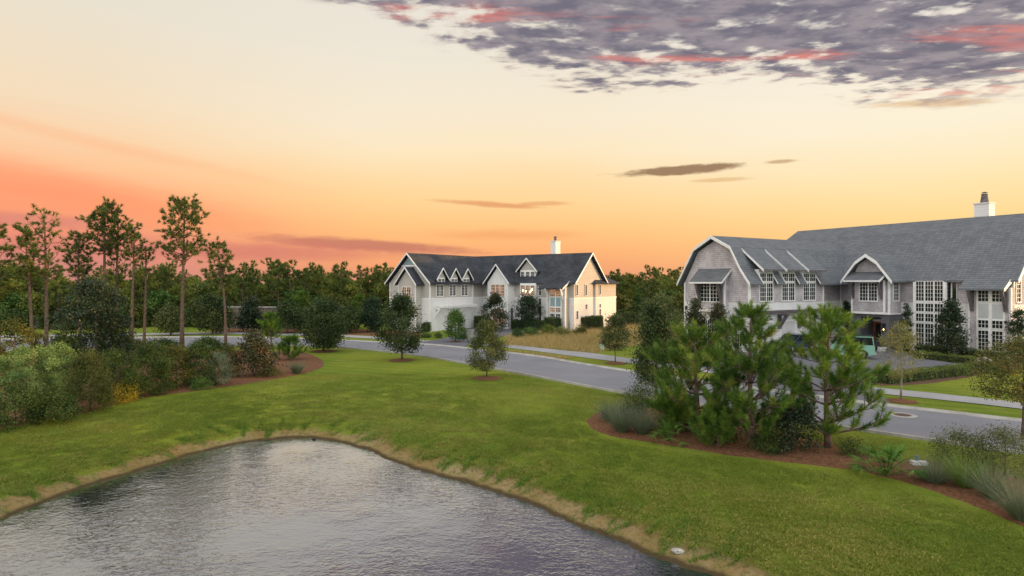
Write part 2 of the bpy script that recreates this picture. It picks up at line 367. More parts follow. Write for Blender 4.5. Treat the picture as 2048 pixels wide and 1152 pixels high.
def ground_mat():
    m, t, b = new_mat('lawn_and_bank'); tc = t.node('ShaderNodeTexCoord').outputs['Object']
    att = lambda n: t.node('ShaderNodeAttribute', attribute_name=n).outputs['Fac']
    sh_, me_, wo = att('shore'), att('meadow'), att('woods')
    nb = t.noise(tc, 0.11, 4.0, 0.55); nm = t.noise(tc, 0.55, 5.0, 0.65); nf = t.noise(tc, 6.0, 5.0, 0.7); nff = t.noise(tc, 24.0, 4.0, 0.7)
    g1 = t.mix(t.sstep(nb, 0.36, 0.64), (0.115, 0.18, 0.016), (0.215, 0.25, 0.026))
    g1 = t.mix(t.m('MULTIPLY', t.sstep(nm, 0.48, 0.72), 0.55), g1, (0.27, 0.255, 0.052))
    g1 = t.mix(t.m('MULTIPLY', t.sstep(nf, 0.42, 0.75), 0.5), g1, (0.050, 0.095, 0.010))
    g1 = t.mix(t.m('MULTIPLY', t.sstep(nff, 0.45, 0.7), 0.55), g1, (0.26, 0.29, 0.055))
    g1 = t.mix(t.m('MULTIPLY', t.sstep(nff, 0.5, 0.25), 0.5), g1, (0.035, 0.07, 0.008))
    spx = t.node('ShaderNodeSeparateXYZ'); t.l.new(tc, spx.inputs[0])
    mow = t.m('SINE', t.m('MULTIPLY', t.m('ADD', spx.outputs[1], t.m('MULTIPLY', spx.outputs[0], 0.45)), 4.4))
    g1 = t.mix(t.m('MULTIPLY', t.sstep(mow, -0.5, 0.5), 0.16), g1, (0.30, 0.34, 0.05))
    md = t.mix(t.sstep(nm, 0.35, 0.65), (0.24, 0.165, 0.055), (0.17, 0.16, 0.04))
    g1 = t.mix(t.sstep(t.m('ADD', me_, t.m('MULTIPLY', t.m('SUBTRACT', nm, 0.5), 0.5)), 0.4, 0.6), g1, md)
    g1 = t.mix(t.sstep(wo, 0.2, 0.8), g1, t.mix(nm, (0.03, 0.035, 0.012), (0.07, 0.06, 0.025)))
    sand = t.mix(t.sstep(nm, 0.3, 0.7), (0.25, 0.165, 0.062), (0.32, 0.245, 0.125))
    sand = t.mix(t.m('MULTIPLY', t.sstep(nf, 0.46, 0.66), 0.75), sand, (0.12, 0.115, 0.035))
    edge = t.m('ADD', sh_, t.m('ADD', t.m('MULTIPLY', t.m('SUBTRACT', nm, 0.5), 2.8), t.m('MULTIPLY', t.m('SUBTRACT', t.noise(tc, 0.22, 2.0), 0.5), 2.2)))
    sx_ = t.node('ShaderNodeSeparateXYZ'); t.l.new(tc, sx_.inputs[0]); edge = t.m('ADD', edge, t.sstep(sx_.outputs[0], -5.0, -9.0, 0.0, 0.35))
    edge = t.m('ADD', edge, t.m('MULTIPLY', t.m('SUBTRACT', nf, 0.5), 0.7))
    col = t.mix(t.sstep(edge, 0.75, 1.15), sand, g1)
    col = t.mix(t.sstep(t.m('ADD', sh_, t.m('MULTIPLY', t.m('SUBTRACT', nf, 0.5), 0.25)), 0.20, 0.03), col, (0.085, 0.06, 0.03))
    t.l.new(col, b.inputs['Base Color']); b.inputs['Roughness'].default_value = 0.95; b.inputs['Specular IOR Level'].default_value = 0.1
    bn = t.node('ShaderNodeBump'); bn.inputs['Strength'].default_value = 0.7; bn.inputs['Distance'].default_value = 0.05
    t.l.new(t.m('ADD', nf, nff), bn.inputs['Height']); t.l.new(bn.outputs[0], b.inputs['Normal'])
    return m
M['ground'] = ground_mat()
g_o = link('ground', g_me, M['ground'], smooth=True); g_o['kind'] = 'structure'

def water_mat():
    m = bpy.data.materials.new('pond_water'); m.use_nodes = True; t = NT(m.node_tree); t.n.clear()
    tc = t.node('ShaderNodeTexCoord').outputs['Object']
    mp = t.node('ShaderNodeMapping'); t.l.new(tc, mp.inputs[0]); mp.inputs['Rotation'].default_value = (0, 0, 0.22); mp.inputs['Scale'].default_value = (0.75, 1.15, 1)
    w1 = t.noise(mp.outputs[0], 4.8, 2.0, 0.6, 0.9); w2 = t.noise(mp.outputs[0], 1.6, 2.0, 0.5, 0.6); w3 = t.noise(mp.outputs[0], 8.5, 2.0, 0.6, 0.8)
    gust = t.sstep(t.noise(tc, 0.17, 3.0, 0.55), 0.36, 0.62, 0.3, 1.1)
    h = t.m('MULTIPLY', t.m('ADD', t.m('ADD', w1, t.m('MULTIPLY', w2, 1.0)), t.m('MULTIPLY', w3, 0.35)), gust)
    bn = t.node('ShaderNodeBump'); bn.inputs['Strength'].default_value = 0.3; bn.inputs['Distance'].default_value = 0.06
    t.l.new(h, bn.inputs['Height'])
    lw = t.node('ShaderNodeLayerWeight'); lw.inputs['Blend'].default_value = 0.5; t.l.new(bn.outputs[0], lw.inputs['Normal'])
    f = t.m('ADD', 0.10, t.m('MULTIPLY', t.m('POWER', lw.outputs['Facing'], 2.0), 0.90))
    gl = t.node('ShaderNodeBsdfGlossy'); gl.inputs['Color'].default_value = (0.88, 0.91, 1.0, 1); gl.inputs['Roughness'].default_value = 0.03; t.l.new(bn.outputs[0], gl.inputs['Normal'])
    df = t.node('ShaderNodeBsdfDiffuse'); df.inputs['Color'].default_value = (0.014, 0.020, 0.030, 1)
    mx = t.node('ShaderNodeMixShader'); t.l.new(f, mx.inputs[0]); t.l.new(df.outputs[0], mx.inputs[1]); t.l.new(gl.outputs[0], mx.inputs[2])
    out = t.node('ShaderNodeOutputMaterial'); t.l.new(mx.outputs[0], out.inputs[0])
    return m
M['water'] = water_mat()
wo = part('pond_water', MB().add([(-40,-40,POND_Z),(30,-40,POND_Z),(30,33,POND_Z),(-40,33,POND_Z)], [(0,1,2,3)]), M['water'], None); wo['kind'] = 'structure'

# ---- road, kerbs, pavement, drives, beds
def road_mat(name, c, fine=30.0):
    m, t, b = new_mat(name); tc = t.node('ShaderNodeTexCoord').outputs['Object']
    n1 = t.noise(tc, 0.25, 4.0, 0.6); n2 = t.noise(tc, fine, 3.0, 0.7)
    col = t.mix(t.sstep(n1, 0.3, 0.7), tuple(x*0.86 for x in c), tuple(x*1.12 for x in c))
    st_ = t.noise(tc, 1.1, 5.0, 0.7); col = t.mix(t.m('MULTIPLY', t.sstep(st_, 0.56, 0.72), 0.35), col, tuple(x*0.62 for x in c))
    col = t.mix(t.m('MULTIPLY', t.sstep(n2, 0.35, 0.7), 0.45), col, tuple(x*1.5 for x in c))
    t.l.new(col, b.inputs['Base Color']); b.inputs['Roughness'].default_value = 0.8; b.inputs['Specular IOR Level'].default_value = 0.35
    bn = t.node('ShaderNodeBump'); bn.inputs['Strength'].default_value = 0.4; bn.inputs['Distance'].default_value = 0.01
    t.l.new(n2, bn.inputs['Height']); t.l.new(bn.outputs[0], b.inputs['Normal']); return m
M['road'] = road_mat('grey_asphalt', (0.185, 0.19, 0.215))
M['walk'] = road_mat('pale_pavement', (0.29, 0.29, 0.305), 18.0)
def paver_mat():
    m, t, b = new_mat('grey_drive_pavers'); tc = t.node('ShaderNodeTexCoord').outputs['Object']
    br = t.node('ShaderNodeTexBrick'); t.l.new(tc, br.inputs['Vector']); br.inputs['Scale'].default_value = 1.0
    br.inputs['Brick Width'].default_value = 0.3; br.inputs['Row Height'].default_value = 0.15; br.inputs['Mortar Size'].default_value = 0.01
    br.inputs['Color1'].default_value = (0.155,0.155,0.185,1); br.inputs['Color2'].default_value = (0.12,0.12,0.145,1); br.inputs['Mortar'].default_value = (0.06,0.06,0.07,1)
    n = t.noise(tc, 0.5, 4.0)
    t.l.new(t.mix(1.0, br.outputs[0], t.mix(n, (0.75,0.75,0.75), (1.25,1.25,1.25)), 'MULTIPLY'), b.inputs['Base Color']); b.inputs['Roughness'].default_value = 0.8
    return m
M['paver'] = paver_mat()
NEAR = smooth_line([gpt(*p) for p in [(-420,716),(-150,706),(120,700),(330,696),(470,692),(597,692),(690,696),(780,704),(829,710),(878,717),(992,737.6),(1039,746.6),(1122,762),(1212,779),(1330,800),(1480,823),(1620,845),(1750,864),(1903,886),(2060,908),(2400,958)]], 4)
FAR = smooth_line([gpt(*p) for p in [(-420,688),(-150,682),(120,678),(330,675.5),(440,675),(597,678),(690,682),(780,687),(858,690.5),(939,698.6),(1014,707),(1085,716),(1141,726),(1266,746),(1420,768),(1580,789),(1747,811),(1886,827),(1971,837),(2060,847),(2400,880)]], 4)
def strip(A, B, z, name, mat, kind='structure'):
    n = len(A); mb = MB(); mb.v = [(p[0], p[1], z) for p in A] + [(p[0], p[1], z) for p in B]
    mb.f = [(i, i+1, n+i+1, n+i) for i in range(n-1)]
    o = part(name, mb, mat, None)
    if kind: o['kind'] = kind
    return o
def offset(P, d):
    P = np.asarray(P); T = np.gradient(P, axis=0); T /= np.linalg.norm(T, axis=1)[:, None]
    return P + np.stack([-T[:,1], T[:,0]], -1)*d
strip(NEAR, FAR, 0.026, 'road', M['road'])
def kerb(P, side, name):
    Q = offset(P, side*0.34); n = len(P); mb = MB()
    for i in range(n):
        p, q = P[i], Q[i]; m_ = p*0.45+q*0.55
        mb.v += [(p[0],p[1],0.0),(p[0],p[1],0.045),(m_[0],m_[1],0.13),(q[0],q[1],0.13),(q[0],q[1],-0.05)]
    for i in range(n-1):
        for k in range(4): mb.f.append((i*5+k, i*5+k+1, (i+1)*5+k+1, (i+1)*5+k))
    o = part(name, mb, M['concrete'], None); o['kind'] = 'structure'
kerb(NEAR, -1, 'kerb_near'); kerb(FAR, 1, 'kerb_far')
W1 = smooth_line([gpt(*p) for p in [(-420,679),(-100,673),(200,668.5),(440,665),(560,667),(680,670),(762,674.5),(835,680),(930,684.5),(1014,689),(1122,701),(1178,706),(1266,718),(1400,733),(1560,752),(1747,775),(1868,787),(1960,797),(2080,810),(2400,842)]], 4)
W2 = smooth_line([gpt(*p) for p in [(-420,683),(-100,677),(200,672),(440,669),(560,671),(680,674.5),(762,679),(835,685),(930,690),(1014,696),(1122,709.6),(1178,717),(1266,728),(1400,744),(1560,763),(1747,786.5),(1868,799),(1960,809),(2080,823),(2400,857)]], 4)
strip(W2, W1, 0.034, 'pavement', M['walk'])
def sheet(name, P, z, mat):
    P = [tuple(p) for p in P]; mb = MB(); mb.v = [(p[0], p[1], z) for p in P]; mb.f = [tuple(range(len(P)))]
    ar = sum(P[i][0]*P[(i+1) % len(P)][1]-P[(i+1) % len(P)][0]*P[i][1] for i in range(len(P)))
    if ar < 0: mb.f = [tuple(reversed(mb.f[0]))]
    o = part(name, mb, mat, None); o['kind'] = 'structure'; return o
sheet('drive_of_white_house', [gpt(*p) for p in [(896,661.5),(948,655),(1000,655),(1060,659),(1080,664),(1030,670),(985,676),(950,683),(925,696),(862,690.3),(835,686),(880,679),(925,668.5),(905,664)]], 0.040, M['paver'])
sheet('drive_of_shingled_house', [gpt(*p) for p in [(1505,694),(1650,676),(1700,692),(1790,700),(1830,712),(1905,727),(1960,731),(1880,741),(1770,757),(1742,772),(1758,787),(1790,816),(1560,786),(1490,775),(1400,735),(1440,712)]], 0.040, M['paver'])

# ------------------------------------------------------------------ houses
class House:
    def __init__(s, name, label, px, Y, ang):
        t = math.radians(ang); s.u = np.array([math.sin(t), math.cos(t)]); s.w = np.array([-math.cos(t), math.sin(t)])
        s.o = np.array([(px-CXP)/FPX*Y, Y])
        s.root = thing(name, label, 'house', (s.o[0], s.o[1], 0), math.radians(90-ang))
    def P(s, a, b): return s.o + a*s.u + b*s.w
    def onA(s, px, a):
        r = (px-CXP)/FPX; p = s.o+a*s.u; return (r*p[1]-p[0])/(s.w[0]-r*s.w[1])
    def onB(s, px, b):
        r = (px-CXP)/FPX; p = s.o+b*s.w; return (r*p[1]-p[0])/(s.u[0]-r*s.u[1])
    def z(s, a, b, py): return CH+(HYP-py)*s.P(a, b)[1]/FPX
    def part(s, name, mb, mat, parent=None): return part(name, mb, mat, parent or s.root)
    def win(s, plane, c, t0, t1, z0, z1, sash=2, cols=3, rows=4, mat='glass', fr=0.07, depth=0.07, mun=0.028):
        """one window: dark glass with a white frame and glazing bars. plane 'A' faces -a, 'B' faces -b"""
        t0, t1 = min(t0, t1), max(t0, t1)
        def bx(mb, u0, u1, w0, w1, d0, d1):
            if plane == 'A': mb.box(c-d1, c-d0, u0, u1, w0, w1)
            else: mb.box(u0, u1, c-d1, c-d0, w0, w1)
        g = MB(); bx(g, t0+0.01, t1-0.01, z0+0.01, z1-0.01, 0.002, 0.018)
        o = s.part('window', g, M[mat])
        f = MB()
        bx(f, t0-fr, t0, z0-fr, z1+fr, 0, depth); bx(f, t1, t1+fr, z0-fr, z1+fr, 0, depth)
        bx(f, t0, t1, z1, z1+fr, 0, depth-0.003); bx(f, t0, t1, z0-fr*1.3, z0, 0, depth+0.03)
        sw = (t1-t0)/sash
        for k in range(1, sash): bx(f, t0+k*sw-0.05, t0+k*sw+0.05, z0, z1, 0, depth-0.006)
        for k in range(sash):
            for j in range(1, cols):
                x = t0+k*sw+j*sw/cols; bx(f, x-mun/2, x+mun/2, z0, z1, 0.018, 0.04)
        for j in range(1, rows):
            zz = z0+j*(z1-z0)/rows; bx(f, t0, t1, zz-mun/2, zz+mun/2, 0.018, 0.037)
        part('frame', f, M['trim'], o); return o
    def gable_roof(s, axis, prof, t0, t1, mat, th=0.16, name='roof'):
        """roof skin over a profile (list of (t, z)) run along the other axis"""
        up = [(t, z) for t, z in prof]; lo = [(t, z-th) for t, z in reversed(prof)]
        ring = up + lo; mb = MB()
        if axis == 'a': mb.prism([(t0, t, z) for t, z in ring], (t1-t0, 0, 0))
        else: mb.prism([(t, t0, z) for t, z in ring], (0, t1-t0, 0))
        return s.part(name, mb, mat)
    def rake(s, axis, prof, at, w=0.28, d=0.08, mat='trim', parent=None, name='rake_board'):
        mb = MB()
        for i in range(len(prof)-1):
            (t0, z0), (t1, z1) = prof[i], prof[i+1]
            q = [(t0, z0), (t1, z1), (t1, z1-w), (t0, z0-w)]
            if axis == 'a': mb.prism([(at, t, z) for t, z in q], (-d - 0.002*i, 0, 0))
            else: mb.prism([(t, at, z) for t, z in q], (0, -d - 0.002*i, 0))
        return s.part(name, mb, M[mat], parent)
    def bracket(s, a, b, z0, z1, out, dirn, w=0.22, mat='oldwood'):
        """timber knee bracket: upright on the wall, arm under the roof, brace"""
        mb = MB()
        if dirn == 'A':
            mb.box(a-0.16, a, b-w/2, b+w/2, z0, z1); mb.box(a-out, a-0.16, b-w/2+.004, b+w/2-.004, z1-0.16, z1)
            mb.prism([(a-0.16, b-w*.4, z0+0.15), (a-0.16, b-w*.4, z0+0.5), (a-out+0.25, b-w*.4, z1-0.16), (a-out+0.02, b-w*.4, z1-0.16)], (0, w*.8, 0))
        else:
            mb.box(a-w/2, a+w/2, b-0.16, b, z0, z1); mb.box(a-w/2+.004, a+w/2-.004, b-out, b-0.16, z1-0.16, z1)
            mb.prism([(a-w*.4, b-0.16, z0+0.15), (a-w*.4, b-0.16, z0+0.5), (a-w*.4, b-out+0.25, z1-0.16), (a-w*.4, b-out+0.02, z1-0.16)], (w*.8, 0, 0))
        return s.part('bracket', mb, M[mat])
    def corner(s, a, b, z0, z1, w=0.14, name='corner_board'):
        return s.part(name, MB().box(a-0.025, a+w, b-0.025, b+w, z0, z1), M['trim'])

def shingled_house():
    h = House('shingled_house', 'large grey cedar-shingled house with blue-grey gambrel roofs and garage wing', 1499, 54.5, 59.2)
    W = h.onA(1369.5, 0); GL = h.onB(1647, 0); MA = h.onB(1681, 0.6); BZ = 4.45
    p = h.part
    # --- garage wing: walls
    p('wall', MB().box(-0.03, GL, -0.03, W+0.03, -0.1, BZ), M['siding'])
    wp = [(0, BZ), (0, 6.3), (1.75, 9.3), (W/2, 10.32), (W-1.75, 9.3), (W, 6.3), (W, BZ)]
    p('wall', MB().prism([(0, b, z) for b, z in wp], (GL, 0, 0)), M['cedar'])
    p('wall', MB().box(GL, MA+0.2, 0.6, W, -0.1, BZ), M['siding']); p('wall', MB().box(GL, MA+0.2, 0.63, W-0.03, BZ, 7.2), M['cedar'])
    for a, b in ((-0.02, -0.02), (GL-0.12, -0.02)): h.corner(a, b, 0, 6.35, 0.16)
    p('corner_board', MB().box(-0.05, 0.1, W-0.12, W+0.05, 0, 6.3), M['trim'])
    p('corner_board', MB().box(MA-0.1, MA-0.02, 0.5, 0.58, 0, 6.4), M['trim'])
    # --- wing roof: lower slope cut round three tall windows
    RP = [(-0.5, 6.2), (0.55, 7.62), (1.68, 9.62), (W/2, 10.72), (W-1.68, 9.62), (W+0.5, 6.2)]
    h.gable_roof('a', RP[1:], -0.55, MA+4.2, M['roof_grey'])
    wins = [(h.onB(x0, 0), h.onB(x1, 0)) for x0, x1 in ((1519, 1544.5), (1563.5, 1588), (1606, 1629.5))]
    segs = [-0.55] + [q for w_ in wins for q in (w_[0]-0.13, w_[1]+0.13)] + [MA+0.1]
    for i in range(0, len(segs), 2):
        h.gable_roof('a', [RP[0], (0.56, 7.633)], segs[i], segs[i+1], M['roof_grey'], name='roof')
    h.rake('a', RP, -0.55)
    for (a0, a1), (s0, s1) in zip(wins, ((0.95, 3.88), (4.26, 7.18), (7.57, 10.4))):
        h.win('B', -0.005, a0, a1, 4.62, 6.22, 2, 3, 4); h.win('B', -0.005, a0, a1, 6.42, 7.12, 2, 3, 2)
        p('dormer_wall', MB().box(a0-0.1, a1+0.1, 0.0, 1.4, 6.3, 7.5), M['trim'])
        mb = MB().prism([(s0, -0.75, 7.50), (s0, 1.85, 9.68), (s0, 1.85, 9.56), (s0, -0.75, 7.36)], (s1-s0, 0, 0))
        r = p('dormer_roof', mb, M['roof_grey'])
        part('rake_board', MB().prism([(s0-0.05, -0.77, 7.49), (s0-0.05, 1.6, 9.47), (s0-0.05, 1.6, 9.27), (s0-0.05, -0.77, 7.25)], (0.047, 0, 0)), M['trim'], r)
        part('fascia', MB().box(s0, s1, -0.79, -0.752, 7.33, 7.49), M['oldwood'], r)
        for aa in (a0-0.13, a1+0.06):
            part('rake_board', MB().prism([(aa, -0.52, 6.14), (aa, 0.1, 7.05), (aa, 0.1, 7.25), (aa, -0.52, 6.27)], (0.07, 0, 0)), M['trim'], r)
    # --- gable front: cantilevered bay with awning roof
    b0, b1 = h.onA(1449, -0.5), h.onA(1394.5, -0.5)
    bb = p('bay', MB().box(-0.5, -0.001, b0, b1, 3.75, 6.9), M['cedar'])
    part('skirt_board', MB().box(-0.54, -0.002, b0-0.04, b1+0.04, 3.55, 3.76), M['trim'], bb)
    for b in (b0, b1): part('corner_board', MB().box(-0.53, -0.4, b-0.07, b+0.07, 3.76, 6.6), M['trim'], bb)
    h.win('A', -0.5, h.onA(1439.5, -.5), h.onA(1402, -.5), 4.52, 6.3, 2, 3, 5)
    t0, t1 = h.onA(1463, 0)-0.0, h.onA(1398, 0)
    aw = p('awning_roof', MB().prism([(0, t0, 7.62), (-1.35, t0, 6.36), (-1.35, t0, 6.24), (0, t0, 7.45)], (0, t1-t0, 0)), M['roof_grey'])
    part('rake_board', MB().prism([(0, t0-.04, 7.60), (-1.37, t0-.04, 6.34), (-1.37, t0-.04, 6.14), (0, t0-.04, 7.36)], (0, 0.038, 0)), M['trim'], aw)
    part('fascia', MB().box(-1.39, -1.352, t0, t1, 6.2, 6.35), M['trim'], aw)
    for b in (b0+0.35, b1-0.35): h.bracket(-0.5, b, 4.5, 6.45, 0.75, 'A', 0.3)
    h.win('A', -0.03, h.onA(1484, 0), h.onA(1471, 0), 1.9, 2.9, 1, 3, 3); h.win('A', -0.03, h.onA(1484, 0), h.onA(1471, 0), 0.5, 1.65, 1, 3, 3)
    h.win('A', -0.03, h.onA(1428, 0), h.onA(1404, 0), 0.7, 2.7, 2, 3, 5)
    p('wall_lamp', MB().box(-0.2, -0.03, h.onA(1374, 0)-.09, h.onA(1374, 0)+.09, 3.6, 3.95), M['black'])
    # --- garage side: slatted canopy on brackets, three doors, gooseneck lamps
    p('canopy', MB().box(0.9, GL-0.2, -0.95, -0.82, 3.42, 3.62).box(0.9, GL-0.2, -0.14, -0.03, 3.42, 3.62), M['oldwood'])
    na = 26
    for i in range(na):
        a = 0.95+(GL-1.3)*i/(na-1); p('canopy_slat', MB().box(a, a+0.13, -1.12, -0.03, 3.622, 3.74), M['oldwood'])
    doors = [(h.onB(x0, 0), h.onB(x1, 0)) for x0, x1 in ((1514, 1544.5), (1560.5, 1589), (1602, 1632))]
    for a0, a1 in doors:
        d = p('garage_door', MB().box(a0, a1, -0.06, -0.032, 0.02, 2.62), M['garage'])
        f = MB().box(a0-0.14, a0, -0.1, -0.033, 0, 2.78).box(a1, a1+0.14, -0.1, -0.033, 0, 2.78).box(a0, a1, -0.098, -0.033, 2.62, 2.78)
        part('frame', f, M['trim'], d)
        k = (a0+a1)/2+0.1
        lm = p('gooseneck_lamp', MB().tube([(k, -0.04, 3.2), (k, -0.4, 3.28), (k, -0.55, 3.2), (k, -0.58, 3.08)], [0.025]*4, 6), M['black'])
        part('lamp_shade', MB().lathe([(0.05, 0.14), (0.07, 0.08), (0.22, 0.0), (0.2, 0.0)], (k, -0.58, 2.94), 12), M['black'], lm)
    for a in (0.75, h.onB(1553, 0)+0.3, h.onB(1597, 0), GL-0.35): h.bracket(a, -0.03, 2.0, 3.44, 0.95, 'B', 0.42)
    # --- main body
    R = [(MA-0.55, 6.5), (MA+4.2, 11.32), (MA+6.5, 12.52), (MA+8.8, 11.32), (MA+13.5, 6.5)]
    bR, bL = h.onA(2027, MA), 9.4
    wl = [(MA, BZ), (MA, 6.6), (MA+4.3, 11.0), (MA+6.5, 12.15), (MA+8.7, 11.0), (MA+13, 6.6), (MA+13, BZ)]
    p('wall', MB().box(MA-0.03, MA+13.03, bR-0.03, bL, -0.1, BZ), M['siding'])
    p('wall', MB().prism([(a, bR, z) for a, z in wl], (0, bL-bR, 0)), M['cedar'])
    h.gable_roof('b', R, bR-0.5, bL+0.4, M['roof_grey'])
    h.rake('b', R, bR-0.5); h.corner(MA-0.02, bR-0.02, 0, 6.5, 0.16)
    h.win('B', bR-0.005, h.onB(2032, bR), h.onB(2040, bR), 4.7, 6.5, 1, 2, 5)
    # --- entry bay
    eB0 = h.onA(1803, MA); eA = h.onB(1778.5, eB0); eB1 = h.onA(1703, eA); mid = (eB0+eB1)/2; hw = (eB1-eB0)/2
    SZ = h.z(eA, eB0, 628)
    ring = [(eB0, SZ), (eB0, 6.5), (mid-hw*0.62, 8.0), (mid, 8.75), (mid+hw*0.62, 8.0), (eB1, 6.5), (eB1, SZ)]
    e = p('entry_bay', MB().prism([(eA, b, z) for b, z in ring], (MA-eA+0.5, 0, 0)), M['cedar'])
    RP2 = [(eB0-0.62, 6.45), (mid-hw*0.56, 8.3), (mid, 9.0), (mid+hw*0.56, 8.3), (eB1+0.62, 6.45)]
    h.gable_roof('a', RP2, eA-0.75, MA+2.6, M['roof_grey']); h.rake('a', RP2, eA-0.75, 0.3)
    ub0, ub1 = h.onA(1768, eA-.45), h.onA(1704, eA-.45)
    bx = p('bay', MB().box(eA-0.45, eA-0.001, ub0, ub1, SZ+0.12, 6.5), M['cedar'])
    part('skirt_board', MB().box(eA-0.5, eA-0.002, ub0-.04, ub1+.04, SZ-0.05, SZ+0.14), M['trim'], bx)
    for b in (ub0, ub1): part('corner_board', MB().box(eA-0.48, eA-.36, b-.07, b+.07, SZ+0.14, 6.5), M['trim'], bx)
    h.win('A', eA-.45, h.onA(1754.5, eA-.45), h.onA(1720, eA-.45), h.z(eA, mid, 601), 6.25, 2, 3, 5)
    t0, t1 = ub0-0.1, ub1+0.25
    aw = p('awning_roof', MB().prism([(eA, t0, 7.32), (eA-1.5, t0, 6.52), (eA-1.5, t0, 6.4), (eA, t0, 7.16)], (0, t1-t0, 0)), M['roof_grey'])
    part('rake_board', MB().prism([(eA, t0-.04, 7.3), (eA-1.52, t0-.04, 6.5), (eA-1.52, t0-.04, 6.3), (eA, t0-.04, 7.08)], (0, .038, 0)), M['trim'], aw)
    part('fascia', MB().box(eA-1.54, eA-1.502, t0, t1, 6.36, 6.5), M['trim'], aw)
    for b in (ub0+0.2, ub1-0.15): h.bracket(eA-.45, b, 4.75, 6.5, 0.85, 'A', 0.2)
    h.corner(eA-0.02, eB0-0.02, SZ+0.02, 6.5, 0.14)
    h.win('B', eB0-0.005, h.onB(1786, eB0), h.onB(1796.5, eB0), 4.62, 6.3, 1, 3, 5)
    # stucco ground floor of the entry with an open porch
    ox0, ox1 = h.onA(1762, eA-.2), h.onA(1721, eA-.2); s0, s1 = eB0-0.1, eB1+0.1
    st = MB().box(eA-0.2, MA-0.05, s0, ox0, 0, SZ-0.06).box(eA-0.2, MA-0.05, ox1, s1, 0, SZ-0.06).box(eA-0.2, MA-0.05, ox0, ox1, 3.05, SZ-0.062)
    sw = p('porch_wall', st, M['stucco'])
    part('cap_board', MB().box(eA-0.28, MA-0.06, s0-0.08, s1+0.08, SZ-0.058, SZ+0.03), M['trim'], sw)
    part('back_wall', MB().box(MA-0.12, MA-0.06, ox0, ox1, 0, 3.05), M['stucco'], sw)
    part('porch_step', MB().box(eA-0.75, MA-0.13, ox0-0.2, ox1+0.1, 0, 0.16), M['concrete'], sw)
    db0, db1 = h.onA(1766, MA-.2), h.onA(1747, MA-.2)
    db0 = max(db0, ox0+0.06)
    d = p('front_door', MB().box(MA-0.2, MA-0.125, db0, db1, 0.17, 2.5), M['door'])
    part('glass', MB().box(MA-0.215, MA-0.201, db0+0.2, db1-0.2, 0.55, 2.3), M['glass'], d)
    part('header', MB().box(MA-0.24, MA-0.122, db0-0.1, db1+0.1, 2.51, 2.72), M['trim'], d)
    part('handle', MB().box(MA-0.27, MA-0.217, db1-0.14, db1-0.09, 1.1, 1.5), M['black'], d)
    for b in ((s1+ox1)/2, (s0+ox0)/2+0.1):
        l = p('wall_lantern', MB().box(eA-0.36, eA-0.2, b-0.16, b+0.16, 1.75, 1.80).box(eA-0.36, eA-0.2, b-0.16, b+0.16, 2.42, 2.5)
              .box(eA-.22, eA-.2, b-.15, b+.15, 1.8, 2.42).box(eA-.36, eA-.34, b-.16, b-.13, 1.8, 2.42).box(eA-.36, eA-.34, b+.13, b+.16, 1.8, 2.42), M['black'])
        part('flame', MB().lathe([(0.005, 0.0), (0.04, 0.04), (0.03, 0.1), (0.004, 0.17)], (eA-0.28, b, 1.86), 8), M['bulb'], l)
    # --- tall window bay right of the entry
    ta = MA-0.55; tb0, tb1 = h.onA(1891, ta), h.onA(1826, ta)
    p('bay', MB().box(ta, MA+0.1, tb0, tb1, 0.0, 6.5), M['trim'])
    cw = (tb1-tb0-0.35)/3
    rowz = [h.z(ta, tb1, y) for y in (692, 646, 641.5, 626.5, 622, 606.5, 601, 563)]
    for c in range(3):
        x0 = tb0+0.14+c*cw+0.06; x1 = x0+cw-0.12
        for r, nr in ((0, 5), (2, 2), (4, 2), (6, 5)): h.win('A', ta, x0, x1, rowz[r], rowz[r+1], 1, 3, nr, fr=0.045, depth=0.05)
    for a0, a1 in ((ta+0.08, ta+0.5),):
        h.win('B', tb0-0.003, a0, a1, 0.9, 3.0, 1, 2, 5, fr=0.03); h.win('B', tb0-0.003, a0, a1, 4.6, 6.3, 1, 2, 5, fr=0.03)
    qb0, qb1 = h.onA(1914, MA), h.onA(1894, MA)
    h.win('A', MA-0.035, qb0, qb1, 4.65, 6.35, 2, 1, 1, fr=0.05); h.win('A', MA-0.035, qb0, qb1, 0.9, 4.0, 2, 1, 2, fr=0.05)
    # --- right bay under the flared eave
    ra = MA-0.7; rb0, rb1 = h.onA(2021, ra), h.onA(1938, ra)
    ZL = 5.78
    p('bay', MB().box(ra, MA+0.1, rb0, rb1, 0, 5.9), M['cedar'])
    xb0, xb1 = h.onA(2007, ra-.9)-0.05, h.onA(1917, ra-.9)
    fl = MB().prism([(MA-0.5, xb0, 6.56), (ra-0.95, xb0, ZL), (ra-0.95, xb0, ZL-0.14), (MA+0.1, xb0, 6.45), (MA+0.6, xb0, 7.69)], (0, xb1-xb0, 0))
    r = p('flared_eave', fl, M['roof_grey'])
    part('rake_board', MB().prism([(MA-0.5, xb0-.05, 6.55), (ra-0.97, xb0-.05, ZL), (ra-0.97, xb0-.05, ZL-.22), (MA-0.4, xb0-.05, 6.25)], (0, .048, 0)), M['trim'], r)
    for b in (rb0, rb1): p('corner_board', MB().box(ra-0.03, ra+0.1, b-0.07, b+0.07, 0, 5.85), M['trim'])
    g0, g1 = h.onA(2006, ra), h.onA(1957, ra); gm = (g0+g1)/2
    yz = lambda y: h.z(ra, gm, y)
    p('panel', MB().box(ra-0.03, ra-0.001, g0-.15, g1+.15, 0.25, 5.75), M['trim'])
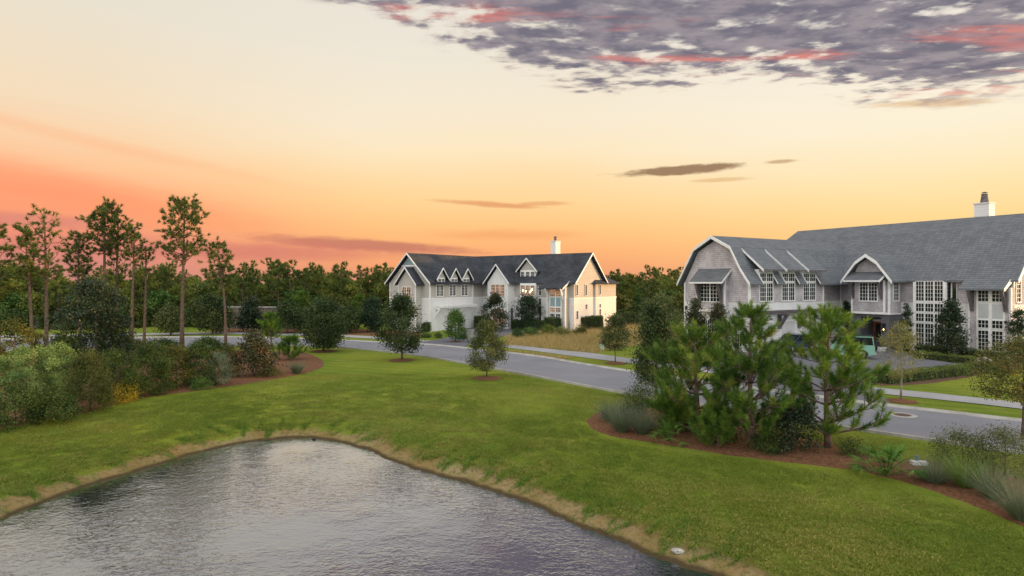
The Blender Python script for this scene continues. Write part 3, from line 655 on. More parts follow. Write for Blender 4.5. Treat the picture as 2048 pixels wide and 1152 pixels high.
    for x0, x1 in ((g0, gm-0.13), (gm+0.13, g1)):
        h.win('A', ra-.03, x0, x1, yz(603), 5.62, 1, 3, 3, fr=0.05); h.win('A', ra-.03, x0, x1, yz(656), yz(641), 1, 3, 2, fr=0.05)
        h.win('A', ra-.03, x0, x1, yz(701), yz(662), 1, 3, 5, fr=0.05)
        p('panel', MB().box(ra-0.05, ra-0.031, x0, x1, yz(637), yz(608)), M['panel'])
    for b in (rb1-0.25, rb0+0.3): h.bracket(ra-0.03, b, 3.9, ZL-0.1, 0.85, 'A', 0.26)
    p('wall_lamp', MB().box(ra-0.2, ra-.0, h.onA(2012.5, ra)-.07, h.onA(2012.5, ra)+.07, 2.95, 3.15), M['black'])
    # --- chimney behind the ridge
    ca = MA+7.3; cb = h.onA(1969, ca)
    c = p('chimney', MB().box(ca-0.62, ca+0.62, cb-0.6, cb+0.6, 11.0, 13.75).box(ca-.7, ca+.7, cb-.68, cb+.68, 13.75, 13.86), M['siding'])
    part('chimney_pot', MB().lathe([(0.36, 0), (0.24, 0.78), (0.27, 0.8), (0.27, 0.86)], (ca, cb, 13.86), 14).lathe([(.22, .95), (.25, .98), (.1, 1.06)], (ca, cb, 13.86), 14), M['oldwood'], c)
    return h, dict(W=W, GL=GL, MA=MA, eA=eA, bR=bR)
H1, D1 = shingled_house()

def white_house():
    h = House('white_house', 'white brick and greige house with charcoal gabled roof, dormers and three-door garage', 860, 78.2, 36.7)
    p = h.part; W = h.onA(780, 0); GL = h.onB(946, 0); MA = h.onB(966, 0.5); BZ = 4.28
    RZ = 10.2
    # wing
    p('wall', MB().box(-0.03, GL, -0.03, W+0.03, -0.1, BZ), M['brick_white'])
    p('wall', MB().prism([(0, b, z) for b, z in [(0, BZ), (0, 6.3), (W/2, 9.85), (W, 6.3), (W, BZ)]], (GL, 0, 0)), M['greige'])
    p('wall', MB().box(GL, MA+.2, .5, W, -.1, BZ), M['brick_white']); p('wall', MB().box(GL, MA+.2, .53, W-.03, BZ, 7), M['greige'])
    p('band_board', MB().box(-0.06, GL+0.01, -0.07, W+0.06, BZ-0.12, BZ+0.03), M['trim'])
    RP = [(-0.52, 6.22), (W/2, RZ), (W+0.5, 6.22)]
    h.gable_roof('a', RP, -0.5, MA+3.9, M['roof_dark']); h.rake('a', RP, -0.5, 0.2)
    p('gable_panel', MB().prism([(-0.012, b, z) for b, z in [(W/2-1.15, 8.62), (W/2, 9.75), (W/2+1.15, 8.62)]], (0.011, 0, 0)), M['bluepanel'])
    p('band_board', MB().box(-0.04, -0.001, W/2-1.45, W/2+1.45, 8.42, 8.6), M['trim'])
    for a, b in ((-.02, -.02), (GL-.12, -.02)): h.corner(a, b, 0, 6.3, .14)
    p('corner_board', MB().box(-.05, .1, W-.1, W+.05, 0, 6.3), M['trim'])
    # gabled bay on the wing front
    b0, b1 = h.onA(830.5, -1.2), h.onA(797, -1.2); bm = (b0+b1)/2
    p('bay', MB().prism([(-1.2, b, z) for b, z in [(b0, 0), (b0, 6.3), (bm, 7.95), (b1, 6.3), (b1, 0)]], (1.25, 0, 0)), M['greige'])
    BP = [(b0-.5, 6.05), (bm, 8.32), (b1+.5, 6.05)]
    h.gable_roof('a', BP, -1.55, 0.05, M['roof_dark'], 0.12); h.rake('a', BP, -1.55, .18)
    for b in (b0, b1): p('corner_board', MB().box(-1.24, -1.12, b-.06, b+.06, 0, 6.1), M['trim'])
    w0, w1 = h.onA(822, -1.2), h.onA(805, -1.2)
    h.win('A', -1.2, w0, w1, 4.35, 5.7, 2, 2, 4, 'glass_warm'); h.win('A', -1.2, w0, w1, .6, 2.7, 2, 2, 4)
    p('panel', MB().box(-1.25, -1.201, w0, w1, 2.9, 4.2), M['bluepanel'])
    # garage side: three dormered windows, pergola, doors
    for x0, x1, xp in ((873, 885.5, 882), (899, 910.5, 907.5), (923, 934.5, 931.5)):
        a0, a1 = h.onB(x0, 0), h.onB(x1, 0); am = (a0+a1)/2; hw = (a1-a0)/2+0.22
        h.win('B', -0.012, a0, a1, 4.55, 5.95, 2, 2, 4, fr=.09); h.win('B', -0.3, a0+.05, a1-.05, 6.15, 6.75, 2, 2, 2, fr=.06)
        p('dormer_wall', MB().box(a0-.12, a1+.12, -0.295, 1.2, 6.02, 6.92), M['trim'])
        p('dormer_wall', MB().prism([(a, -0.29, z) for a, z in [(am-hw, 6.92), (am, 7.95), (am+hw, 6.92)]], (0, 1.6, 0)), M['greige'])
        DP = [(am-hw-.38, 6.72), (am, 8.22), (am+hw+.38, 6.72)]
        h.gable_roof('b', DP, -0.62, 2.0, M['roof_dark'], .1, 'dormer_roof'); h.rake('b', DP, -0.62, .17)
    pl = p('pergola', MB().box(.7, GL-.35, -1.15, -1.02, 3.0, 3.2).box(.7, GL-.35, -.15, -.03, 3.0, 3.2), M['trim'])
    for i in range(22):
        a = .8+(GL-1.35)*i/21; part('slat', MB().box(a, a+.09, -1.3, -.035, 3.203, 3.32), M['trim'], pl)
    for a in (.85, GL*.36, GL*.64, GL-.5): h.bracket(a, -.03, 1.7, 3.02, 1.05, 'B', .16, 'trim')
    for x0, x1 in ((872, 891.5), (899, 916), (922.5, 940.5)):
        a0, a1 = h.onB(x0, 0), h.onB(x1, 0)
        d = p('garage_door', MB().box(a0, a1, -.06, -.032, .02, 2.62), M['brick_white'])
        part('frame', MB().box(a0-.1, a0, -.1, -.033, 0, 2.74).box(a1, a1+.1, -.1, -.033, 0, 2.74).box(a0, a1, -.098, -.033, 2.62, 2.74), M['trim'], d)
    # main body
    bE = h.onA(1148, MA); bL = 8.2; D = 4.0; BK = 8.6
    p('wall', MB().box(MA-.03, MA+BK, bE-.03, bL, -.1, BZ), M['brick_white'])
    p('wall', MB().prism([(a, bE, z) for a, z in [(MA, BZ), (MA, 6.3), (MA+D, 9.95), (MA+2*D, 6.3), (MA+2*D, BZ)]], (0, bL-bE, 0)), M['greige'])
    R = [(MA-.5, 6.22), (MA+D, RZ+.1), (MA+2*D+.35, 6.22)]
    h.gable_roof('b', R, bE-.5, bL+.3, M['roof_dark']); h.rake('b', R, bE-.5, .22)
    p('band_board', MB().box(MA-.07, MA+BK+.05, bE-.07, bL, BZ-.12, BZ+.03), M['trim'])
    rear = p('rear_wing', MB().box(MA+5.2, MA+11.2, bE-.28, bL-6, 0, BZ-.13), M['brick_white'])
    part('upper_wall', MB().box(MA+5.22, MA+11.18, bE-.26, bL-6.02, BZ-.13, 6.1), M['greige'], rear)
    part('band_board', MB().box(MA+5.15, MA+11.25, bE-.33, bL-6.1, BZ-.125, BZ+.03), M['trim'], rear)
    part('roof', MB().prism([(MA+4.6, bE-.75, 6.1), (MA+11.7, bE-.75, 6.1), (MA+8.1, bE+2.2, 8.3)], (0, 10, 0)), M['roof_dark'], rear)
    # the end wall's narrow windows
    for px, y0, y1, rw in ((1153.5, 590.5, 570, 5), (1171.5, 590.5, 569.5, 5), (1153.8, 638, 622, 3), (1172, 617.5, 609, 2)):
        a = h.onB(px, bE); h.win('B', bE-.032, a-.22, a+.22, h.z(a, bE, y1), h.z(a, bE, y0), 1, 1, rw, fr=.05) if y1 > y0 else h.win('B', bE-.032, a-.22, a+.22, h.z(a, bE, y0), h.z(a, bE, y1), 1, 1, rw, fr=.05)
    for y0, y1, rw in ((588.5, 570, 5), (614.5, 608, 2), (634, 618, 3)):
        a = h.onB(1200, bE-.28); h.win('B', bE-.282, a-.2, a+.2, h.z(a, bE, y0), h.z(a, bE, y1), 1, 1, rw, fr=.05)
    # tall white gabled entrance bay
    gb1 = h.onA(1029.5, MA); ga = h.onB(1016, gb1); gb0 = gb1; gbL = h.onA(975, ga); gm = (gb0+gbL)/2; gh = abs(gbL-gb0)/2
    p('entrance_bay', MB().prism([(ga, b, z) for b, z in [(gb0, 0), (gb0, 6.3), (gm, 8.45), (gbL, 6.3), (gbL, 0)]], (MA-ga+.3, 0, 0)), M['brick_white'])
    GP = [(gb0-.5, 6.2), (gm, 8.85), (gbL+.5, 6.2)]
    h.gable_roof('a', GP, ga-.4, MA+2.6, M['roof_dark'], .14); h.rake('a', GP, ga-.4, .2)
    h.win('A', ga, h.onA(1009, ga), h.onA(983, ga), 4.45, 6.0, 3, 3, 4, 'glass_warm')
    h.win('A', ga, h.onA(1008, ga), h.onA(985, ga), .3, 2.7, 2, 3, 5, 'glass_warm')
    a_d = h.onB(1023.5, gb0); p('side_door', MB().box(a_d-.25, a_d+.25, gb0-.03, gb0-.001, .1, 2.6).tube([(a_d, gb0-.03, 2.6), (a_d, gb0-.001, 2.6)], [.25, .25], 14), M['stucco'])
    # big window bay with lamps inside
    va = MA-.6; v0, v1 = h.onA(1071.5, va), h.onA(1040, va)
    p('bay', MB().box(va, MA+.1, v0, v1, 0, 6.2), M['trim'])
    cw = (v1-v0-.2)/3
    for c in range(3):
        x0 = v0+.1+c*cw+.07; x1 = x0+cw-.14
        for z0, z1, rw in ((4.55, 5.9, 4), (3.65, 4.3, 2), (2.6, 3.4, 2), (.6, 2.35, 4)): h.win('A', va, x0, x1, z0, z1, 1, 3, rw, 'glass_warm' if z0 > 3 else 'glass', fr=.05)
    for k, (f, dz) in enumerate(((.30, .05), (.22, .25), (.36, -.1), (.62, .0), (.8, .1))):
        p('chandelier_bulb', MB().lathe([(.01, 0), (.075, .06), (.085, .11), (.01, .2)], (va-.03, v0+f*(v1-v0), 5.02+dz), 10), M['bulb'])
    q0, q1 = h.onA(1083, MA), h.onA(1073, MA)
    for z0, z1 in ((4.6, 5.9), (3.3, 4.3), (.6, 3.0)): h.win('A', MA-.035, q0, q1, z0, z1, 2, 1, 2, fr=.06)
    # dormer above it
    da = MA+.55; d0, d1 = h.onA(1071, da), h.onA(1040.5, da); dm = (d0+d1)/2
    p('dormer_wall', MB().box(da, da+2.2, d0, d1, 6.6, 8.0), M['trim'])
    p('dormer_wall', MB().prism([(da+.002, b, z) for b, z in [(d0, 8.0), (dm, 9.35), (d1, 8.0)]], (2.4, 0, 0)), M['greige'])
    DP = [(d0-.5, 7.85), (dm, 9.68), (d1+.5, 7.85)]
    h.gable_roof('a', DP, da-.35, da+3.2, M['roof_dark'], .12, 'dormer_roof'); h.rake('a', DP, da-.35, .18)
    cw = (d1-d0)/3
    for c in range(3): h.win('A', da, d0+c*cw+.14, d0+(c+1)*cw-.14, 7.0, 7.75, 1, 3, 2, fr=.05)
    # right bay under the lowered eave
    r0 = h.onA(1139, MA); ra = h.onB(1130, r0); rL = h.onA(1094, ra)
    p('bay', MB().box(ra, MA+.1, r0, rL, 0, 5.75), M['greige'])
    fe = p('flared_eave', MB().prism([(MA-.45, r0-.1, 6.27), (ra-.75, r0-.1, 5.55), (ra-.75, r0-.1, 5.42), (MA+.2, r0-.1, 6.1), (MA+.5, r0-.1, 7.12)], (0, rL-r0+1.0, 0)), M['roof_dark'])
    part('rake_board', MB().prism([(MA-.2, r0-.15, 6.5), (ra-.77, r0-.15, 5.56), (ra-.77, r0-.15, 5.36), (MA-.2, r0-.15, 6.25)], (0, .048, 0)), M['trim'], fe)
    for b in (r0, rL): p('corner_board', MB().box(ra-.03, ra+.1, b-.06, b+.06, 0, 5.6), M['trim'])
    g0, g1 = h.onA(1121.5, ra), h.onA(1101, ra); gmm = (g0+g1)/2
    p('panel', MB().box(ra-.03, ra-.001, g0-.12, g1+.12, .2, 5.5), M['trim'])
    for x0, x1 in ((g0, gmm-.09), (gmm+.09, g1)):
        h.win('A', ra-.03, x0, x1, 4.5, 5.4, 1, 3, 3, 'glass_warm', fr=.04); h.win('A', ra-.03, x0, x1, 2.5, 3.05, 1, 3, 2, 'glass_warm', fr=.04); h.win('A', ra-.03, x0, x1, .4, 2.25, 1, 3, 5, fr=.04)
        p('panel', MB().box(ra-.05, ra-.031, x0, x1, 3.2, 4.35), M['bluepanel'])
    for b in (rL-.2, r0+.25): h.bracket(ra-.03, b, 4.1, 5.5, .75, 'A', .14, 'trim')
    # chimney
    ca = MA+D+.9; cb = h.onA(1111, ca)
    c = p('chimney', MB().box(ca-.62, ca+.62, cb-.42, cb+.42, 8.5, 12.05).box(ca-.68, ca+.68, cb-.48, cb+.48, 12.05, 12.15), M['brick_white'])
    part('chimney_pot', MB().lathe([(.2, 0), (.16, .5), (.26, .55), (.2, .62)], (ca-.2, cb-.1, 12.15), 12), M['oldwood'], c)
    return h
H2 = white_house()
#@@NEXT

# ------------------------------------------------------------------ vegetation builders
def leaf_mat(name, c1, c2, c3=None, trans=0.2, rough=0.6):
    m = bpy.data.materials.new(name); m.use_nodes = True; t = NT(m.node_tree); t.n.clear()
    tint = t.node('ShaderNodeAttribute', attribute_name='tint').outputs['Fac']
    col = t.mix(t.sstep(tint, 0.1, 0.7), c1, c2)
    if c3: col = t.mix(t.sstep(tint, 0.80, 0.92), col, c3)
    pb = t.node('ShaderNodeBsdfPrincipled'); t.l.new(col, pb.inputs['Base Color']); pb.inputs['Roughness'].default_value = rough; pb.inputs['Specular IOR Level'].default_value = 0.3
    tr = t.node('ShaderNodeBsdfTranslucent'); t.l.new(col, tr.inputs[0])
    mx = t.node('ShaderNodeMixShader'); mx.inputs[0].default_value = trans; t.l.new(pb.outputs[0], mx.inputs[1]); t.l.new(tr.outputs[0], mx.inputs[2])
    out = t.node('ShaderNodeOutputMaterial'); t.l.new(mx.outputs[0], out.inputs[0]); return m
LM = {
 'oak': leaf_mat('live_oak_leaf', (0.018, 0.038, 0.012), (0.075, 0.112, 0.03), (0.15, 0.165, 0.05)),
 'oak_light': leaf_mat('olive_oak_leaf', (0.042, 0.062, 0.018), (0.135, 0.16, 0.046), (0.21, 0.21, 0.07)),
 'green': leaf_mat('mid_green_leaf', (0.035, 0.085, 0.018), (0.115, 0.205, 0.04), (0.19, 0.25, 0.06)),
 'magnolia': leaf_mat('magnolia_leaf', (0.012, 0.028, 0.014), (0.042, 0.068, 0.026), (0.1, 0.065, 0.026), 0.1, 0.35),
 'magnolia_red': leaf_mat('bronze_magnolia_leaf', (0.030, 0.046, 0.022), (0.081, 0.081, 0.035), (0.230, 0.101, 0.038), 0.1, 0.4),
 'cypress': leaf_mat('dark_cypress_spray', (0.014, 0.035, 0.018), (0.045, 0.080, 0.032)),
 'pine': leaf_mat('pine_needle', (0.05, 0.115, 0.018), (0.17, 0.28, 0.038), (0.3, 0.29, 0.06), 0.3),
 'pine_bright': leaf_mat('young_pine_needle', (0.065, 0.145, 0.018), (0.2, 0.32, 0.036), (0.3, 0.33, 0.06), 0.3),
 'pine_far': leaf_mat('tall_pine_needle', (0.055, 0.105, 0.024), (0.155, 0.205, 0.042), (0.26, 0.22, 0.05), 0.3),
 'shrub': leaf_mat('shrub_leaf', (0.02, 0.045, 0.01), (0.08, 0.13, 0.024), (0.16, 0.18, 0.036)),
 'shrub_olive': leaf_mat('olive_shrub_leaf', (0.04, 0.056, 0.012), (0.125, 0.135, 0.024), (0.23, 0.19, 0.034)),
 'pale': leaf_mat('pale_grey_green_leaf', (0.1, 0.175, 0.045), (0.23, 0.33, 0.09), (0.29, 0.37, 0.12)),
 'grey': leaf_mat('grey_green_blade', (0.101, 0.142, 0.081), (0.182, 0.223, 0.128), (0.270, 0.257, 0.149)),
 'yellow': leaf_mat('yellow_blossom', (0.270, 0.230, 0.024), (0.567, 0.405, 0.022), (0.600, 0.446, 0.041)),
 'orange': leaf_mat('autumn_orange_leaf', (0.07, 0.085, 0.022), (0.16, 0.165, 0.04), (0.4, 0.19, 0.03)),
 'wispy': leaf_mat('yellow_green_leaf', (0.128, 0.155, 0.047), (0.243, 0.243, 0.074), (0.351, 0.270, 0.081)),
 'hedge': leaf_mat('clipped_hedge_leaf', (0.025, 0.055, 0.016), (0.075, 0.125, 0.03), (0.12, 0.17, 0.04)),
 'hedge_light': leaf_mat('fresh_hedge_leaf', (0.074, 0.115, 0.020), (0.162, 0.209, 0.035), (0.230, 0.257, 0.047)),
 'palm': leaf_mat('palmetto_leaf', (0.06, 0.16, 0.022), (0.15, 0.3, 0.045), (0.24, 0.31, 0.07)),
 'grass': leaf_mat('bank_grass_blade', (0.081, 0.176, 0.016), (0.155, 0.263, 0.030), (0.284, 0.270, 0.068)),
 'lawn': leaf_mat('lawn_grass_blade', (0.115, 0.185, 0.016), (0.225, 0.265, 0.032), (0.4, 0.33, 0.1)),
 'meadow': leaf_mat('dry_meadow_blade', (0.36, 0.27, 0.1), (0.5, 0.37, 0.15), (0.32, 0.34, 0.08)),
 'wood_gold': leaf_mat('golden_green_leaf', (0.105, 0.15, 0.026), (0.235, 0.255, 0.045), (0.38, 0.29, 0.05)),
 'forest': leaf_mat('forest_leaf', (0.06, 0.1, 0.024), (0.165, 0.205, 0.045), (0.29, 0.24, 0.05)),
}
M['bark'] = plain('grey_brown_bark', (0.12, 0.088, 0.066), 0.95, 0.3, 6.0, 0.8, 25)
M['bark_pine'] = plain('red_brown_pine_bark', (0.15, 0.098, 0.072), 0.95, 0.35, 5.0, 0.8, 18)
M['bark_pale'] = plain('pale_smooth_bark', (0.26, 0.23, 0.19), 0.9, 0.2, 6.0, 0.4, 25)

def unit(a): return a/np.maximum(np.linalg.norm(a, axis=-1, keepdims=True), 1e-9)
def leaves(P, size, r, tint, wr=0.55, up=0.0):
    """one small rhombic leaf per point"""
    n = len(P); u = unit(r.normal(size=(n, 3))); w = unit(np.cross(u, r.normal(size=(n, 3)) + np.array([0, 0, up])))
    s = (size*r.uniform(0.65, 1.35, n))[:, None]
    V = np.stack([P-u*s*.5, P+w*s*.5*wr, P+u*s*.5, P-w*s*.5*wr], 1).reshape(-1, 3)
    return V, np.arange(4*n).reshape(n, 4), np.repeat(tint, 4)
def needles(P, D, L, n, nl, wd, r, spread=(0.35, 1.15)):
    """bottle-brush shoots: P start, D direction, L length; n needles each"""
    k = len(P); D = unit(D)
    A = unit(np.cross(D, r.normal(size=(k, 3)))); B = np.cross(D, A)
    t = r.uniform(0, 1, (k, n)); ph = r.uniform(0, 2*np.pi, (k, n)); el = r.uniform(spread[0], spread[1], (k, n))*(1.15-0.6*t)
    base = P[:, None]+D[:, None]*(t*np.asarray(L).reshape(-1, 1))[..., None]
    rad = A[:, None]*np.cos(ph)[..., None]+B[:, None]*np.sin(ph)[..., None]
    dr = D[:, None]*np.cos(el)[..., None]+rad*np.sin(el)[..., None]
    ln = nl*r.uniform(0.7, 1.15, (k, n))[..., None]; tip = base+dr*ln
    tip[..., 2] -= 0.10*ln[..., 0]
    sd = unit(np.cross(dr, r.normal(size=(k, n, 3))))*wd*.5
    V = np.stack([base-sd, base+sd, tip], 2).reshape(-1, 3)
    tn = np.clip(r.normal(0.40, 0.24, k), 0, 1)[:, None]+r.normal(0, 0.10, (k, n))
    return V, np.arange(len(V)).reshape(-1, 3), np.repeat(np.clip(tn, 0, 1).ravel(), 3)
def curve_pts(p, d, L, bend, n=5, r=None, jit=0.04):
    """a limb from p along d, bending towards +z by bend"""
    pts = [np.array(p, float)]; d = unit(np.array(d, float))
    for i in range(n-1):
        d = unit(d+np.array([0, 0, bend/(n-1)])+(r.normal(0, jit, 3) if r is not None else 0)); pts.append(pts[-1]+d*L/(n-1))
    return pts

def teardrop(t): return np.interp(t, [0, .12, .35, .6, .85, 1], [.45, .85, 1, .82, .42, .06])
def roundp(t): return np.interp(t, [0, .15, .4, .7, .9, 1], [.5, .85, 1, .9, .55, .15])
def conep(t): return np.interp(t, [0, .1, .3, .6, .85, 1], [.6, .95, 1, .68, .32, .05])
def column(t): return np.interp(t, [0, .1, .4, .7, .9, 1], [.55, .85, 1, .85, .5, .08])
def domep(t): return np.interp(t, [0, .3, .6, .85, 1], [.92, 1, .9, .6, .2])

def crown_arrays(h0, h1, rad, prof, K, n, size, cr, r, shell=0.55, wr=0.55, squash=0.75):
    t = r.uniform(0, 1, K)**0.9; th = r.uniform(0, 2*np.pi, K)
    lob = 1+0.16*np.sin(th*2+r.uniform(0, 6))+0.12*np.sin(th*3+r.uniform(0, 6))
    rr = rad*prof(t)*lob*(shell+(1-shell)*np.sqrt(r.uniform(0, 1, K)))*r.uniform(0.72, 1.05, K)
    C = np.stack([rr*np.cos(th), rr*np.sin(th), h0+t*(h1-h0)], -1)
    ct = np.clip(r.normal(0.42, 0.2, K), 0, 1)
    k = r.integers(0, K, n)
    off = r.normal(size=(n, 3))*cr*np.array([1, 1, squash])*(0.55+0.45*r.uniform(0, 1, (n, 1)))
    P = C[k]+off; P[:, 2] = np.maximum(P[:, 2], h0-cr*0.5)
    V, Fq, T = leaves(P, size, r, np.clip(ct[k]+r.normal(0, 0.16, n), 0, 1), wr)
    return C, V, Fq, T
def trunk_mb(h0, htop, r0, C, r, lean=(0, 0), limbs=9, n=8):
    mb = MB(); m = 6; ph = r.uniform(0, 6); path = []
    for i in range(m):
        f = i/(m-1); path.append(np.array([lean[0]*f+0.03*htop*.3*math.sin(ph+3*f), lean[1]*f+0.03*htop*.3*math.cos(ph*1.3+2.5*f), htop*f]))
    mb.tube(path, [r0*(1.25 if i == 0 else 1)*(1-0.85*i/(m-1)) for i in range(m)], n)
    if C is not None and len(C):
        for c in C[r.choice(len(C), min(limbs, len(C)), replace=False)]:
            z = max(h0*0.8, min(htop*.93, c[2]-0.35*np.hypot(c[0], c[1]))); f = z/htop
            s = np.array([lean[0]*f, lean[1]*f, z]); mid = (s+c)/2+np.array([0, 0, 0.06*htop*.3])
            mb.tube([s, mid, c], [r0*.42*(1-.6*f), r0*.26*(1-.6*f), r0*.07], 5)
    return mb

def tree(name, label, cat, x, y, h, crown_r, prof, leafmat, n, size, h0=None, K=60, cr=0.35, r0=None, bark='bark', seed=1, z=None, group=None, shell=0.55, wr=0.55, ring=None, limbs=9):
    r = np.random.default_rng(seed); z = ground_z(x, y) if z is None else z
    root = thing(name, label, cat, (x, y, z), r.uniform(0, 6.28), group)
    h0 = h*0.25 if h0 is None else h0
    C, V, Fq, T = crown_arrays(h0, h-cr*.6, crown_r, prof, K, n, size, cr, r, shell, wr)
    part('trunk', trunk_mb(h0, h*0.86, r0 or h*0.016, C, r, limbs=limbs), M[bark], root, True)
    link('crown', np_mesh('crown', V, Fq, T), LM[leafmat], root)
    return root
def px_tree(name, label, cat, px, py, top, wpx, prof, leafmat, n, size, **kw):
    x, y, z = hit(px, py); s = y/FPX
    h0 = kw.pop('bot', None)
    return tree(name, label, cat, x, y, (py-top)*s, wpx*.5*s, prof, leafmat, n, size, h0=None if h0 is None else max(0.05, (py-h0)*s), z=z, **kw)
def shrub(label, px, py, top, wpx, leafmat, n, size, cat='shrub', name='shrub', prof=domep, seed=1, **kw):
    kw.setdefault('K', 40); kw.setdefault('bot', py-2)
    return px_tree(name, label, cat, px, py, top, wpx, prof, leafmat, n, size, seed=seed, **kw)

def young_pine(label, px, py, top, wpx, seed, mat='pine', whorls=9, nb=5, nl=0.26, shoots=1.0, bare=0.14, name='pine_tree', nn=80, wd=0.014, lean=(0, 0), spread=(.45, 1.3)):
    r = np.random.default_rng(seed); x, y, z = hit(px, py); s = y/FPX; h = (py-top)*s; R = wpx*.5*s
    root = thing(name, label, 'pine tree', (x, y, z), 0)
    mb = MB(); m = 9
    path = [np.array([lean[0]*f+0.08*math.sin(4*f+seed), lean[1]*f+0.08*math.cos(3*f+seed), h*0.97*f]) for f in np.linspace(0, 1, m)]
    r0 = 0.022*h+0.02
    mb.tube(path, [r0*(1-.85*i/(m-1))*(1.25 if i == 0 else 1) for i in range(m)], 8)
    at = lambda f: np.array([np.interp(f, np.linspace(0, 1, m), [q[k] for q in path]) for k in range(3)])
    SP, SDr, SL = [], [], []
    for wv in range(whorls):
        f = bare+(0.93-bare)*(wv+r.uniform(-.25, .25))/(whorls-1); f = min(max(f, bare), .95)
        reach = R*np.interp((f-bare)/(1-bare), [0, .2, .45, .75, 1], [.80, 1.0, .80, .42, .10])
        a0 = r.uniform(0, 6.28)
        for k in range(nb):
            an = a0+2*np.pi*k/nb+r.normal(0, .25); L = reach*r.uniform(.55, 1.2)
            d = np.array([math.cos(an), math.sin(an), r.uniform(-.05, .4)])
            pts = curve_pts(at(f), d, L, r.uniform(.25, .8), 6, r, .08)
            br = r0*(1-.8*f)*.42
            mb.tube(pts, [br*(1-.75*i/5) for i in range(6)], 5)
            T = unit(pts[5]-pts[4]); SP.append(pts[5]-T*.1); SDr.append(T+np.array([0, 0, .3])); SL.append(r.uniform(.35, .6))
            ns = max(2, int(round(L*3.6*shoots)))
            for q in range(ns):
                g = r.uniform(.32, .97)*5; i = int(min(g, 4)); b = pts[i]+(pts[i+1]-pts[i])*(g-i); T = unit(pts[i+1]-pts[i])
                sd = unit(np.cross(T, r.normal(size=3))); dd = T*.7+sd*.75+np.array([0, 0, .45]); l = r.uniform(.15, .55)*min(1, .4+L*.4)
                e = b+unit(dd)*l; mb.tube([b, (b+e)/2+np.array([0, 0, -.02]), e], [br*.35, br*.28, .006], 4)
                SP.append(e-unit(dd)*.12); SDr.append(dd+np.array([0, 0, .6])); SL.append(r.uniform(.28, .5))
    SP.append(at(.95)); SDr.append(np.array([0, 0, 1.])); SL.append(h*.06+.25)
    for k in range(5): SP.append(at(.94)); SDr.append(np.array([math.cos(k*1.26), math.sin(k*1.26), 1.5])); SL.append(.4)
    part('trunk', mb, M['bark_pine'], root, True)
    V, Fq, T = needles(np.array(SP), np.array(SDr), np.array(SL), nn, nl, wd, r, spread)
    link('crown', np_mesh('crown', V, Fq, T), LM[mat], root); return root

def tall_pine_arrays(h, R, seed, frac=0.5, nbr=26, clump=6, nn=40, nl=0.34, wd=0.045, lean=0.0):
    r = np.random.default_rng(seed); mb = MB(); m = 8; r0 = 0.0115*h+.03; la = r.uniform(0, 6.28)
    path = [np.array([lean*f*f+.10*math.sin(3*f+seed), .10*math.cos(2.4*f+seed), h*.96*f]) for f in np.linspace(0, 1, m)]
    mb.tube(path, [r0*(1-.72*i/(m-1))*(1.2 if i == 0 else 1) for i in range(m)], 7)
    at = lambda f: np.array([np.interp(f, np.linspace(0, 1, m), [q[k] for q in path]) for k in range(3)])
    SP, SDr, SL = [], [], []
    for b in range(nbr):
        g = (b+r.uniform(0, 1))/nbr; f = frac+(.97-frac)*g
        reach = R*np.interp(g, [0, .15, .4, .7, .9, 1], [.55, .9, 1, .85, .6, .3])*r.uniform(.5, 1.1)
        an = b*2.4+r.normal(0, .4); d = np.array([math.cos(an), math.sin(an), r.uniform(-.05, .55)])
        pts = curve_pts(at(f), d, reach, r.uniform(.2, .8), 5, r, .12); br = r0*.30*(1.1-.6*g)
        mb.tube(pts, [br*(1-.7*i/4) for i in range(5)], 4)
        for q in range(max(2, int(clump*r.uniform(.5, 1.2)))):
            i = r.integers(2, 5); bpt = pts[i]; dd = r.normal(size=3)*np.array([1, 1, .6])+np.array([0, 0, .55])+unit(pts[4]-pts[2])*.7
            e = bpt+unit(dd)*r.uniform(.15, .6)*min(1., R*.5); mb.tube([bpt, e], [br*.3, .012], 3)
            SP.append(e); SDr.append(dd+np.array([0, 0, .4])); SL.append(r.uniform(.15, .35))
    V, Fq, T = needles(np.array(SP), np.array(SDr), np.array(SL), nn, nl, wd, r, (.3, 1.45))
    return mb, V, Fq, T
def tall_pine(label, px, py, top, wpx, seed, lean=0.0, **kw):
    x, y, z = hit(px, py); s = y/FPX; h = (py-top)*s
    root = thing('pine_tree', label, 'pine tree', (x, y, z), 0)
    mb, V, Fq, T = tall_pine_arrays(h, wpx*.5*s, seed, lean=lean*s, **kw)
    part('trunk', mb, M['bark_pine'], root, True); link('crown', np_mesh('crown', V, Fq, T), LM['pine_far'], root); return root

